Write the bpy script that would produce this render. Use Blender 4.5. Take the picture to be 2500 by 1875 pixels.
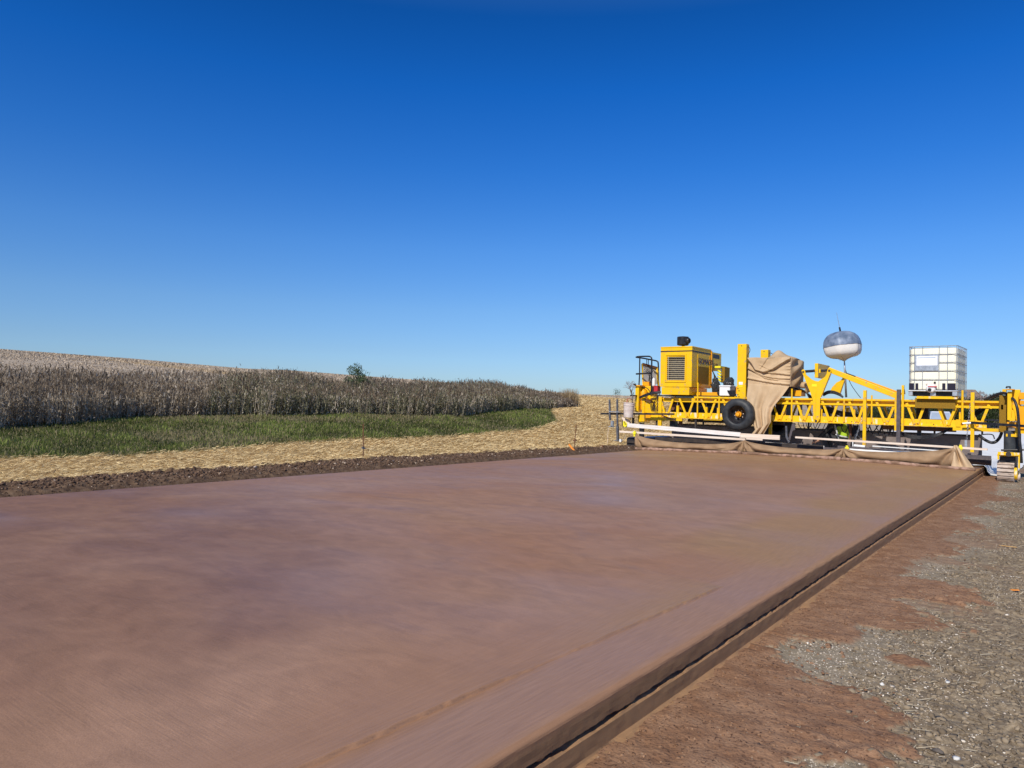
import bpy, bmesh, math, random
import numpy as np
from mathutils import Vector, Matrix
R_ = math.radians
random.seed(7); rng = np.random.default_rng(11)
for o in list(bpy.data.objects): bpy.data.objects.remove(o)
scn = bpy.context.scene
col = scn.collection

# ------------------------------------------------------------------ camera
# world frame: x across the road (right +), y along the road (ahead +), z square to the slab; slab top edge at z = 0
FPX, CX, CY, H = 1805., 1250., 937.5, 1.15          # survey of the photograph: focal length in px, centre, eye height
_r = np.array([2600. - CX, 1022. - CY, FPX]); _r /= np.linalg.norm(_r)
_xc = CX - (FPX * FPX + (925. - CY) * (1022. - CY)) / (2600. - CX)
_c = -np.array([_xc - CX, 925. - CY, FPX]); _c /= np.linalg.norm(_c)
_u = np.cross(_c, _r); _u = -_u if _u[1] > 0 else _u
RM = np.array([_c, _r, _u])
def ray(u, v): return RM @ np.array([(u - CX) / FPX, (v - CY) / FPX, 1.])
def at(u, v, Y):
    d = ray(u, v); t = Y / d[1]; return Vector((d[0] * t, Y, H + d[2] * t))
cam = bpy.data.cameras.new('camera'); camo = bpy.data.objects.new('camera', cam); col.objects.link(camo)
cam.sensor_width = 36; cam.lens = FPX / 2500 * 36; cam.clip_start = .05; cam.clip_end = 5000
_ri = RM @ np.array([1., 0, 0]); _up = RM @ np.array([0, -1., 0]); _bk = RM @ np.array([0, 0, -1.])
camo.matrix_world = Matrix(((_ri[0], _up[0], _bk[0], 0), (_ri[1], _up[1], _bk[1], 0), (_ri[2], _up[2], _bk[2], H), (0, 0, 0, 1)))
scn.camera = camo

# ------------------------------------------------------------------ light
SUN_EL, SUN_DIR = R_(38), Vector((.12, -1, 0)).normalized()      # horizontal direction towards the sun
w = bpy.data.worlds.new('World'); scn.world = w; w.use_nodes = True
nt = w.node_tree; nt.nodes.clear()
sky = nt.nodes.new('ShaderNodeTexSky'); sky.sky_type = 'NISHITA'; sky.sun_disc = False
sky.sun_elevation = SUN_EL; sky.sun_rotation = math.atan2(SUN_DIR.x, SUN_DIR.y)
sky.air_density = 1.0; sky.dust_density = .25; sky.ozone_density = 3.0; sky.altitude = 0
hs = nt.nodes.new('ShaderNodeHueSaturation'); hs.inputs['Saturation'].default_value = 1.22; hs.inputs['Hue'].default_value = .505
gm = nt.nodes.new('ShaderNodeGamma'); gm.inputs['Gamma'].default_value = 1.0
bg = nt.nodes.new('ShaderNodeBackground'); bg.inputs['Strength'].default_value = .142
wo = nt.nodes.new('ShaderNodeOutputWorld')
nt.links.new(sky.outputs[0], gm.inputs[0]); nt.links.new(gm.outputs[0], hs.inputs['Color'])
tcw = nt.nodes.new('ShaderNodeTexCoord'); sxw = nt.nodes.new('ShaderNodeSeparateXYZ'); rw = nt.nodes.new('ShaderNodeValToRGB')
nt.links.new(tcw.outputs['Generated'], sxw.inputs[0]); nt.links.new(sxw.outputs['Z'], rw.inputs[0])
grade = [(0.000, (0.490, 0.653, 1.048)), (0.070, (0.524, 0.679, 0.971)), (0.124, (0.558, 0.739, 0.997)), (0.203, (0.464, 0.756, 1.083)), (0.303, (0.241, 0.679, 1.117)), (0.395, (0.103, 0.610, 1.108)), (0.470, (0.069, 0.515, 0.945)), (.56, (.7, .85, 1.)), (.68, (1.1, 1.05, 1.)), (1., (1.1, 1.05, 1.))]
while len(rw.color_ramp.elements) < len(grade): rw.color_ramp.elements.new(.5)
for e_, (p_, c_) in zip(rw.color_ramp.elements, grade): e_.position = p_
for e_, (p_, c_) in zip(rw.color_ramp.elements, grade): e_.color = (*[q / 2 for q in c_], 1)
vm1 = nt.nodes.new('ShaderNodeVectorMath'); vm1.operation = 'MULTIPLY'; vm2 = nt.nodes.new('ShaderNodeVectorMath'); vm2.operation = 'SCALE'; vm2.inputs['Scale'].default_value = 2 / 1.22
nt.links.new(hs.outputs[0], vm1.inputs[0]); nt.links.new(rw.outputs[0], vm1.inputs[1]); nt.links.new(vm1.outputs[0], vm2.inputs[0]); nt.links.new(vm2.outputs[0], bg.inputs[0]); nt.links.new(bg.outputs[0], wo.inputs[0])
sl = bpy.data.lights.new('sun', 'SUN'); sl.energy = 4.4; sl.angle = R_(.53); sl.color = (1, .93, .81)
so = bpy.data.objects.new('sun', sl); col.objects.link(so)
so.rotation_euler = (Vector((SUN_DIR.x * math.cos(SUN_EL), SUN_DIR.y * math.cos(SUN_EL), math.sin(SUN_EL)))).to_track_quat('Z', 'Y').to_euler()
scn.view_settings.view_transform = 'Standard'; scn.view_settings.look = 'None'
scn.view_settings.exposure = 0; scn.view_settings.gamma = 1
scn.cycles.max_bounces = 6

# ------------------------------------------------------------------ helpers: noise
def _h(ix, iy, s):
    n = (ix.astype(np.int64) * 374761393 + iy.astype(np.int64) * 668265263 + s * 1442695041) & 0x7fffffff
    n = ((n ^ (n >> 13)) * 1274126177) & 0x7fffffff
    return ((n ^ (n >> 16)) & 0xffff) / 65535.
def vn(x, y, s=0):
    x = np.asarray(x, float); y = np.asarray(y, float)
    ix = np.floor(x); iy = np.floor(y); fx = x - ix; fy = y - iy
    fx = fx * fx * (3 - 2 * fx); fy = fy * fy * (3 - 2 * fy)
    a = _h(ix, iy, s); b = _h(ix + 1, iy, s); c = _h(ix, iy + 1, s); d = _h(ix + 1, iy + 1, s)
    return (a + (b - a) * fx) * (1 - fy) + (c + (d - c) * fx) * fy
def fbm(x, y, f, o=4, s=0):
    r = 0; a = 1; t = 0
    for i in range(o):
        r = r + a * vn(np.asarray(x) * f, np.asarray(y) * f, s + i); t += a; a *= .5; f *= 2.07
    return r / t
def sstep(a, b, x):
    t = np.clip((np.asarray(x, float) - a) / (b - a), 0, 1); return t * t * (3 - 2 * t)

# ------------------------------------------------------------------ helpers: materials
def mat(name, c, rough=.6, c2=None, scale=6., detail=4., bump=0., bscale=40., metal=0., spec=.3, stretch=(1, 1, 1), lo=.35, hi=.65, attr=None, trans=0., coord='Object', spot=None):
    m = bpy.data.materials.new(name); m.use_nodes = True; n = m.node_tree.nodes; l = m.node_tree.links
    p = n['Principled BSDF']; p.inputs['Roughness'].default_value = rough; p.inputs['Metallic'].default_value = metal
    p.inputs['Specular IOR Level'].default_value = spec
    tc = n.new('ShaderNodeTexCoord'); mp = n.new('ShaderNodeMapping'); mp.inputs['Scale'].default_value = stretch
    l.new(tc.outputs[coord], mp.inputs[0])
    src = None
    if c2 is not None:
        nz = n.new('ShaderNodeTexNoise'); nz.inputs['Scale'].default_value = scale; nz.inputs['Detail'].default_value = detail
        l.new(mp.outputs[0], nz.inputs[0])
        mr = n.new('ShaderNodeMapRange'); mr.inputs[1].default_value = lo; mr.inputs[2].default_value = hi
        l.new(nz.outputs[0], mr.inputs[0])
        mx = n.new('ShaderNodeMix'); mx.data_type = 'RGBA'; mx.inputs['A'].default_value = (*c, 1); mx.inputs['B'].default_value = (*c2, 1)
        l.new(mr.outputs[0], mx.inputs['Factor']); src = mx.outputs['Result']
    else:
        p.inputs['Base Color'].default_value = (*c, 1)
    if spot is not None and src is not None:
        n2 = n.new('ShaderNodeTexNoise'); n2.inputs['Scale'].default_value = spot[1]; n2.inputs['Detail'].default_value = 6; n2.inputs['Roughness'].default_value = .65
        l.new(tc.outputs[coord], n2.inputs[0]); r2 = n.new('ShaderNodeMapRange'); r2.inputs[1].default_value = spot[2]; r2.inputs[2].default_value = spot[3]; l.new(n2.outputs[0], r2.inputs[0])
        m2 = n.new('ShaderNodeMix'); m2.data_type = 'RGBA'; l.new(src, m2.inputs['A']); m2.inputs['B'].default_value = (*spot[0], 1); l.new(r2.outputs[0], m2.inputs['Factor']); src = m2.outputs['Result']
    if attr:
        at_ = n.new('ShaderNodeAttribute'); at_.attribute_name = attr
        if src is None: l.new(at_.outputs['Color'], p.inputs['Base Color'])
        else:
            mm = n.new('ShaderNodeMix'); mm.data_type = 'RGBA'; mm.blend_type = 'MULTIPLY'; mm.inputs['Factor'].default_value = 1
            l.new(src, mm.inputs['A']); l.new(at_.outputs['Color'], mm.inputs['B']); l.new(mm.outputs['Result'], p.inputs['Base Color'])
    elif src is not None: l.new(src, p.inputs['Base Color'])
    if bump:
        nb = n.new('ShaderNodeTexNoise'); nb.inputs['Scale'].default_value = bscale; nb.inputs['Detail'].default_value = 5
        l.new(mp.outputs[0], nb.inputs[0]); bp = n.new('ShaderNodeBump'); bp.inputs['Strength'].default_value = bump; bp.inputs['Distance'].default_value = .02
        l.new(nb.outputs[0], bp.inputs['Height']); l.new(bp.outputs[0], p.inputs['Normal'])
    if trans:
        tr = n.new('ShaderNodeBsdfTranslucent'); mix = n.new('ShaderNodeMixShader'); mix.inputs[0].default_value = trans
        out = n['Material Output']; l.new(p.outputs[0], mix.inputs[1]); l.new(tr.outputs[0], mix.inputs[2]); l.new(mix.outputs[0], out.inputs[0])
        s2 = p.inputs['Base Color'].links
        if s2: l.new(s2[0].from_socket, tr.inputs[0])
        else: tr.inputs[0].default_value = (*c, 1)
    return m
M = {}
M['yellow'] = mat('yellow_paint', (.87, .53, .004), .42, (.82, .465, .006), 5, bump=.04, bscale=25, lo=.3, hi=.7, spot=((.46, .31, .13), 10, .57, .67))
M['yellow_dirty'] = mat('splashed_yellow_paint', (.87, .525, .004), .5, (.80, .66, .48), 7, 6, lo=.56, hi=.66, stretch=(2.2, 1, .7), bump=.05, spot=((.30, .17, .05), 14, .60, .70))
M['orange'] = mat('orange_yellow_paint', (.86, .40, .004), .45, (.82, .34, .01), 5)
M['black'] = mat('black_steel', (.012, .013, .018), .35, (.03, .03, .035), 12)
M['rubber'] = mat('tyre_rubber', (.022, .024, .028), .5, (.045, .047, .05), 9, bump=.05)
M['hose'] = mat('black_hose', (.014, .014, .017), .38, (.04, .04, .045), 30)
M['dark'] = mat('dark_metal', (.035, .028, .025), .6, (.06, .045, .038), 8)
M['steel'] = mat('bare_steel', (.10, .10, .12), .45, (.20, .20, .21), 14, metal=.5)
M['galv'] = mat('galvanised_steel', (.42, .44, .46), .38, (.6, .62, .64), 18, metal=.7)
M['rust'] = mat('rusty_steel', (.12, .055, .03), .8, (.20, .09, .045), 25, bump=.2)
M['greysteel'] = mat('grey_channel_steel', (.075, .065, .07), .6, (.12, .10, .105), 20)
M['canvas'] = mat('tan_canvas', (.64, .465, .29), .85, (.54, .38, .225), 3.5, bump=.18, bscale=90, spec=.15, trans=.12)
M['burlap'] = mat('burlap', (.37, .245, .145), .92, (.28, .18, .105), 4, bump=.35, bscale=120, spec=.1)
M['mud'] = mat('mortar_caked_burlap', (.40, .25, .185), .85, (.21, .125, .08), 9, 5, bump=.8, bscale=30, lo=.42, hi=.58)
M['wood'] = mat('weathered_white_timber', (.84, .81, .78), .75, (.68, .60, .54), 9, stretch=(.25, 3, 5), bump=.1)
M['pinkwood'] = mat('raw_timber', (.70, .54, .42), .75, (.80, .69, .58), 9, stretch=(.25, 3, 5), bump=.1)
M['plastic'] = mat('tank_plastic', (.95, .93, .79), .45, (.95, .91, .72), 2, trans=.08)
M['white'] = mat('white_paint', (.82, .82, .82), .5, (.74, .75, .76), 6)
M['film'] = mat('white_plastic_film', (.84, .83, .80), .8, (.76, .75, .73), 3, bump=.3, bscale=6, spec=.08)
M['red'] = mat('red_plastic', (.55, .035, .05), .4, (.45, .03, .04), 8)
M['panel'] = mat('dusty_skirt_panel', (.24, .20, .19), .8, (.17, .14, .135), 5, bump=.1)
M['perf'] = mat('perforated_mesh', (.30, .17, .012), .8, (.22, .12, .01), 60, lo=.45, hi=.55)
M['text'] = mat('dark_red_lettering', (.05, .012, .015), .5)
M['textw'] = mat('pale_lettering', (.75, .70, .62), .5)
M['stripe'] = mat('black_stripe', (.018, .014, .03), .45)
M['louvre'] = mat('pale_louvre', (.62, .52, .32), .6)
M['radiator'] = mat('radiator_core', (.20, .18, .14), .6, (.08, .07, .06), 26, stretch=(1, 1, 3))
M['pail'] = mat('mortar_stained_plastic', (.68, .60, .55), .55, (.56, .46, .42), 14, 6, bump=.1)
M['vest'] = mat('hi_vis_vest', (.42, .62, .03), .7, (.34, .52, .03), 8)
M['cloth'] = mat('dark_clothing', (.025, .026, .03), .9, (.05, .05, .055), 12)
M['skin'] = mat('skin', (.45, .25, .17), .6)
M['boot'] = mat('grey_boot', (.10, .11, .10), .8, (.16, .16, .15), 12)
M['refl'] = mat('reflective_tape', (.55, .56, .56), .4)
M['silverblue'] = mat('silver_balloon_fabric', (.10, .14, .21), .45, (.25, .30, .39), 6, metal=.1, bump=.5, bscale=7)
M['balloonwhite'] = mat('white_balloon_fabric', (.90, .88, .84), .8, (.85, .82, .77), 5, bump=.12, bscale=12, trans=.1)
M['orangelath'] = mat('orange_painted_lath', (.85, .30, .04), .7, (.72, .24, .05), 20)
M['label'] = mat('white_label', (.85, .87, .90), .5)
M['blue'] = mat('blue_ink', (.10, .24, .42), .5)
M['redvalve'] = mat('red_lever', (.55, .05, .05), .4)
M['limey'] = mat('bright_yellow_plastic', (.88, .78, .02), .5, (.82, .70, .03), 9)

# ------------------------------------------------------------------ helpers: mesh
class MB:
    def __init__(s): s.v = []; s.f = []
    def add(s, vs, fs):
        b = len(s.v); s.v += [tuple(q) for q in vs]; s.f += [tuple(i + b for i in f) for f in fs]; return s
    def box(s, x0, x1, y0, y1, z0, z1):
        return s.add([(x, y, z) for x in (x0, x1) for y in (y0, y1) for z in (z0, z1)],
                     [(0, 1, 3, 2), (4, 6, 7, 5), (0, 4, 5, 1), (2, 3, 7, 6), (0, 2, 6, 4), (1, 5, 7, 3)])
    def pbox(s, u0, v0, u1, v1, Y0, Y1):
        a = at(u0, v0, Y0); b = at(u1, v1, Y0)
        return s.box(min(a.x, b.x), max(a.x, b.x), Y0, Y1, min(a.z, b.z), max(a.z, b.z))
    def bar(s, p, q, w, h=None, up=(0, 1, 0)):
        p = Vector(p); q = Vector(q); h = h or w; d = (q - p).normalized(); u = Vector(up)
        a = d.cross(u).normalized() * w / 2; b = d.cross(a).normalized() * h / 2
        return s.add([p + a + b, p - a + b, p - a - b, p + a - b, q + a + b, q - a + b, q - a - b, q + a - b],
                     [(0, 1, 2, 3), (7, 6, 5, 4), (0, 4, 5, 1), (1, 5, 6, 2), (2, 6, 7, 3), (3, 7, 4, 0)])
    def tube(s, pts, r, n=8, smooth=0):
        pts = [Vector(p) for p in pts]
        if smooth:
            out = []
            for i in range(len(pts) - 1):
                p0 = pts[max(i - 1, 0)]; p1 = pts[i]; p2 = pts[i + 1]; p3 = pts[min(i + 2, len(pts) - 1)]
                for k in range(smooth):
                    t = k / smooth
                    out.append(.5 * ((2 * p1) + (p2 - p0) * t + (2 * p0 - 5 * p1 + 4 * p2 - p3) * t * t + (3 * p1 - p0 - 3 * p2 + p3) * t ** 3))
            pts = out + [pts[-1]]
        if isinstance(r, (list, tuple)):
            rs = list(r) if len(r) == len(pts) else [float(np.interp(i / (len(pts) - 1) * (len(r) - 1), range(len(r)), r)) for i in range(len(pts))]
        else: rs = [r] * len(pts)
        vs = []; fs = []; prev = None
        for i, p in enumerate(pts):
            d = (pts[min(i + 1, len(pts) - 1)] - pts[max(i - 1, 0)]).normalized()
            if prev is None: a = d.orthogonal().normalized()
            else:
                a = prev - d * prev.dot(d); a = a.normalized() if a.length > 1e-6 else d.orthogonal().normalized()
            prev = a; b = d.cross(a)
            for k in range(n):
                t = 2 * math.pi * k / n; vs.append(p + (a * math.cos(t) + b * math.sin(t)) * rs[i])
        for i in range(len(pts) - 1):
            for k in range(n):
                k2 = (k + 1) % n; fs.append((i * n + k, i * n + k2, (i + 1) * n + k2, (i + 1) * n + k))
        fs.append(tuple(range(n - 1, -1, -1))); fs.append(tuple((len(pts) - 1) * n + k for k in range(n)))
        return s.add(vs, fs)
    def plate(s, poly, y0, y1, px=True):
        pl = [at(u, v, y0) for u, v in poly] if px else [Vector((x, y0, z)) for x, z in poly]
        n = len(pl); vs = [(p.x, y0, p.z) for p in pl] + [(p.x, y1, p.z) for p in pl]
        fs = [tuple(range(n)), tuple(range(2 * n - 1, n - 1, -1))] + [(i, i + n, (i + 1) % n + n, (i + 1) % n) for i in range(n)]
        return s.add(vs, fs)
    def lathe(s, c, prof, axis='z', n=32, caps=True):
        c = Vector(c); vs = []; fs = []
        for r, h in prof:
            for k in range(n):
                t = 2 * math.pi * k / n; a, b = r * math.cos(t), r * math.sin(t)
                vs.append(c + (Vector((a, b, h)) if axis == 'z' else Vector((a, h, b)) if axis == 'y' else Vector((h, a, b))))
        for i in range(len(prof) - 1):
            for k in range(n):
                k2 = (k + 1) % n; fs.append((i * n + k, i * n + k2, (i + 1) * n + k2, (i + 1) * n + k))
        if caps: fs.append(tuple(range(n))); fs.append(tuple((len(prof) - 1) * n + k for k in range(n)))
        return s.add(vs, fs)
    def build(s, name, m, parent=None, smooth=False, bevel=0):
        me = bpy.data.meshes.new(name); me.from_pydata(s.v, [], s.f); me.update()
        bm = bmesh.new(); bm.from_mesh(me); bmesh.ops.recalc_face_normals(bm, faces=bm.faces); bm.to_mesh(me); bm.free()
        o = bpy.data.objects.new(name, me); col.objects.link(o); me.materials.append(m)
        if smooth: me.polygons.foreach_set('use_smooth', [True] * len(me.polygons))
        if bevel:
            b = o.modifiers.new('bevel', 'BEVEL'); b.width = bevel; b.segments = 2; b.limit_method = 'ANGLE'
        if parent is not None:
            o.parent = parent; o.matrix_parent_inverse = Matrix.Translation(-Vector(parent.location)) if parent.type == 'EMPTY' and parent.parent is None else Matrix.Identity(4)
        return o
def thing(name, label, cat, loc=(0, 0, 0), group=None):
    o = bpy.data.objects.new(name, None); col.objects.link(o); o.location = loc; o.empty_display_size = .2
    o['label'] = label; o['category'] = cat
    if group: o['group'] = group
    return o
def tag(o, label=None, cat=None, group=None, kind=None):
    if label: o['label'] = label
    if cat: o['category'] = cat
    if group: o['group'] = group
    if kind: o['kind'] = kind
    return o
def npmesh(name, V, F, m, attrs=None, smooth=False):
    V = np.asarray(V, np.float32).reshape(-1, 3); F = np.asarray(F, np.int32)
    me = bpy.data.meshes.new(name); nv, nf, k = len(V), len(F), F.shape[1]
    me.vertices.add(nv); me.vertices.foreach_set('co', V.ravel())
    me.loops.add(nf * k); me.loops.foreach_set('vertex_index', F.ravel())
    me.polygons.add(nf); me.polygons.foreach_set('loop_start', np.arange(0, nf * k, k, dtype=np.int32))
    me.update(calc_edges=True)
    for an, arr in (attrs or {}).items():
        a = me.attributes.new(an, 'FLOAT_COLOR', 'POINT'); c = np.ones((nv, 4), np.float32); c[:, :arr.shape[1]] = arr
        a.data.foreach_set('color', c.ravel())
    if smooth: me.polygons.foreach_set('use_smooth', np.ones(nf, bool))
    me.validate(); me.materials.append(m)
    o = bpy.data.objects.new(name, me); col.objects.link(o); return o
def gridmesh(name, X, Y, Z, m, attrs=None, smooth=True):
    ny, nx = X.shape; V = np.stack([X, Y, Z], -1).reshape(-1, 3)
    i = np.arange(ny * nx).reshape(ny, nx)
    F = np.stack([i[:-1, :-1], i[:-1, 1:], i[1:, 1:], i[1:, :-1]], -1).reshape(-1, 4)
    return npmesh(name, V, F, m, attrs, smooth)
def blades(P, D, W, L, C, bend=0.):
    """tapering blades: P base (n,3), D direction (n,3), W width vector (n,3), L length (n,), C colour (n,3)"""
    n = len(P); L = L[:, None]
    mid = P + D * L * .55; tip = P + D * L + np.stack([np.zeros(n), np.zeros(n), -bend * L[:, 0]], -1)
    V = np.stack([P - W, P + W, mid + W * .8, mid - W * .8, tip + W * .15, tip - W * .15], 1).reshape(-1, 3)
    b = np.arange(n)[:, None] * 6
    F = np.stack([b + [0, 1, 2, 3], b + [3, 2, 4, 5]], 1).reshape(-1, 4)
    return V, F, np.repeat(C, 6, 0)
def rdir(n, spread, up=1.):
    a = rng.uniform(0, 2 * np.pi, n); t = np.minimum(np.abs(rng.normal(0, spread, n)), 1.35)
    D = np.stack([np.sin(t) * np.cos(a), np.sin(t) * np.sin(a), np.cos(t) * up], -1)
    return D / np.linalg.norm(D, axis=1, keepdims=True)
def wdir(n, w):
    a = rng.uniform(0, 2 * np.pi, n); return np.stack([np.cos(a), np.sin(a), np.zeros(n)], -1) * np.asarray(w).reshape(-1, 1)

# ------------------------------------------------------------------ terrain
XL, XR = -9.2, -1.47                      # slab edges
_ru = np.array([-600, 0, 316, 600, 700, 1011, 1250, 1405, 1532, 1900, 2500, 3300]); _rv = np.array([822, 854, 877, 902, 905.5, 929, 950, 964, 968, 972, 985, 1000])
_rd = np.array([ray(a, b) for a, b in zip(_ru, _rv)])
_rphi = np.arctan2(_rd[:, 0], _rd[:, 1]); _re = _rd[:, 2] / np.hypot(_rd[:, 0], _rd[:, 1])
def crown(x): return .06 * (1 - ((np.asarray(x) - (XL + XR) / 2) / ((XR - XL) / 2)) ** 2)
def terr(x, y):
    x = np.asarray(x, float); y = np.asarray(y, float); d = XL - x
    N = (.25 + .03 * np.clip(y, 0, 60)) * (1 - sstep(48, 80, y))
    t = sstep(1, 8, d)
    z = np.where(d > 0, t * N + np.maximum(0, d - 8) * .05, -.23)
    z = np.where((d > -.02) & (d <= 1.9), -.03 + .035 * sstep(0, .5, d) * (1 - sstep(1.0, 1.9, d)) + z * .5 + .03 * sstep(.9, 1.9, d), z)
    z = z + np.where(d > 1.9, .0, 0)
    z = np.where(x > XR - .01, -.205 - .02 * sstep(.15, 1.5, x - XR), z)
    z = np.where(x > .3, z - .0 + .03 * (x - .3), z)
    R = np.hypot(x, y) + 1e-6; phi = np.arctan2(x, y)
    e = np.interp(phi, _rphi, _re)
    wgt = np.maximum(sstep(9, 75, d), sstep(78, 140, y))
    wgt = np.maximum(wgt, sstep(6, 80, x))
    zr = np.where(R < 115, H + R * e, H + 115 * e - .012 * (R - 115))
    z = z * (1 - wgt) + zr * wgt
    return np.where((R > 45) & (R < 115), np.minimum(z, H + R * e - .02), z)
def terr_rough(x, y):
    """small-scale relief: clods beside the slab, trampled soil on the right"""
    d = XL - x
    clod = sstep(.02, .18, d) * (1 - sstep(1.25, 1.75, d + .4 * (fbm(x, y, .8, 3, 5) - .5)))
    c = np.abs(fbm(x, y, 5., 4, 21) - .5) * 2
    z = clod * (.05 * fbm(x, y, 2.2, 3, 3) + .06 * fbm(x, y, 9, 3, 9) - .04 * c)
    z += np.where(d > 1.2, .03 * (fbm(x, y, 3, 4, 33) - .5), 0)
    r = sstep(0, .12, x - XR)
    z += r * (.022 * (fbm(x, y, 2.5, 5, 40) - .5) + .02 * (fbm(x, y, 14, 3, 44) - .5) * (.4 + 1.2 * sstep(.35, 1.0, x - XR)) )
    z += r * .045 * np.maximum(0, fbm(x, y, 7, 3, 47) - .62) * 3 * sstep(.5, 1.1, x - XR)
    return z
# boundary curves (distance from slab edge as a function of y)
def b_dirt(y): return np.interp(y, [0, 3.6, 5.3, 8, 10, 15, 19, 30], [.95, 1.05, 1.28, 1.2, 1.38, 1.15, .9, .8])
def b_straw(y): return np.interp(y, [0, 4.4, 6, 7.5, 9.7, 12, 15.6, 19, 22, 24, 26], [3.9, 3.8, 3.45, 3.6, 3.9, 4.0, 4.0, 4.3, 5.2, 6.8, 8.])
def b_grass(y): return np.interp(y, [0, 5.6, 8.9, 12.9, 18.4, 24.2, 30], [7.2, 7.4, 9.0, 8.4, 6.6, 7.6, 8.2])
WEND = 29.5
def graded(*segs):
    out = []
    for a, b, st in segs: out.append(np.arange(a, b, st))
    return np.unique(np.round(np.concatenate(out + [[segs[-1][1]]]), 4))
xs = graded((-400, -120, 20), (-120, -40, 4), (-40, -21, .8), (-21, -11, .16), (-11, -9.26, .035), (-9.26, -9.17, .015), (-9.17, -1.6, 1.2), (-1.6, -1.4, .02), (-1.4, .1, .011), (.1, 1.2, .05), (1.2, 20, 1), (20, 400, 20))
ys = graded((-40, 0, 4), (0, 1.8, .3), (1.8, 8.5, .012), (8.5, 14, .028), (14, 28, .07), (28, 60, .5), (60, 160, 4), (160, 500, 20))
X, Y = np.meshgrid(xs, ys)
Z = terr(X, Y) + terr_rough(X, Y)
D = XL - X
n1 = fbm(X, Y, 1.3, 4, 60) - .5; n2 = fbm(X, Y, 9, 3, 61) - .5
straw = sstep(-.12, .12, D - b_dirt(Y) + n1 * .5 + n2 * .25)
gr = sstep(-.15, .15, D - b_straw(Y) + n1 * .5 + n2 * .2) * (1 - sstep(WEND - 3, WEND - 2.5, Y))
field = sstep(-1, 1, D - b_grass(Y) - 7 + n1); field = np.where(Y > WEND - 2, sstep(37, 41, Y + n1 * 5), field); field = np.maximum(field, sstep(WEND - 4, WEND + 8, Y) * sstep(15, 18, D + n1 * 2))
n3 = fbm(X, Y, 24, 3, 63) - .5
# clay splatter on the right verge: lobes measured on the ground
cl = 1 - sstep(.20, .26, (X - XR) - .20 * fbm(X, Y, 1.1, 3, 70) - .1 + n2 * .15 + n3 * .1)
def blob(cx, cy, rx, ry, rot=0):
    c, s = math.cos(rot), math.sin(rot); dx = (X - cx); dy = (Y - cy)
    a = (dx * c + dy * s) / rx; b = (-dx * s + dy * c) / ry
    return 1 - sstep(.90, 1.02, np.sqrt(a * a + b * b) + n1 * 1.0 + n2 * .75 + n3 * .5)
for q in ((-1.05, 6.5, .55, .55, .1), (-.95, 5.45, .42, .40, 0), (-1.2, 6.0, .35, 1.2, 0), (-.98, 3.55, .50, .42, -.2), (-1.2, 3.1, .35, .45, 0), (-1.2, 2.6, .3, .4, 0),
          (-1.15, 8.6, .32, .6, 0), (-1.1, 10.6, .34, .7, 0), (-1.05, 12.5, .3, .6, 0), (-1.1, 14.8, .35, .9, 0), (-.7, 4.6, .12, .10, 0)):
    cl = np.maximum(cl, blob(*q))
for q in ((-1.08, 4.35, .26, .34, .3), (-.78, 6.05, .2, .12, 0)): cl = cl * (1 - blob(*q))
cl = np.maximum(cl, .55 * sstep(.50, .64, fbm(X, Y, 1.5, 5, 74)) * (1 - sstep(.7, 1.25, X - XR)))
cl = np.where(X > XR - .05, cl, 0)
rock = sstep(.45, .95, X - XR + n1 * .5)          # darker loose soil further from the slab
Z = Z + np.where(X > XR, cl * (.012 + .010 * n3 + .008 * n2 + .02 * np.maximum(0, fbm(X, Y, 15, 3, 65) - .6)), 0)
a1 = np.stack([straw, gr, field], -1).reshape(-1, 3); a2 = np.stack([cl, rock, np.zeros_like(cl)], -1).reshape(-1, 3)
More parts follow.
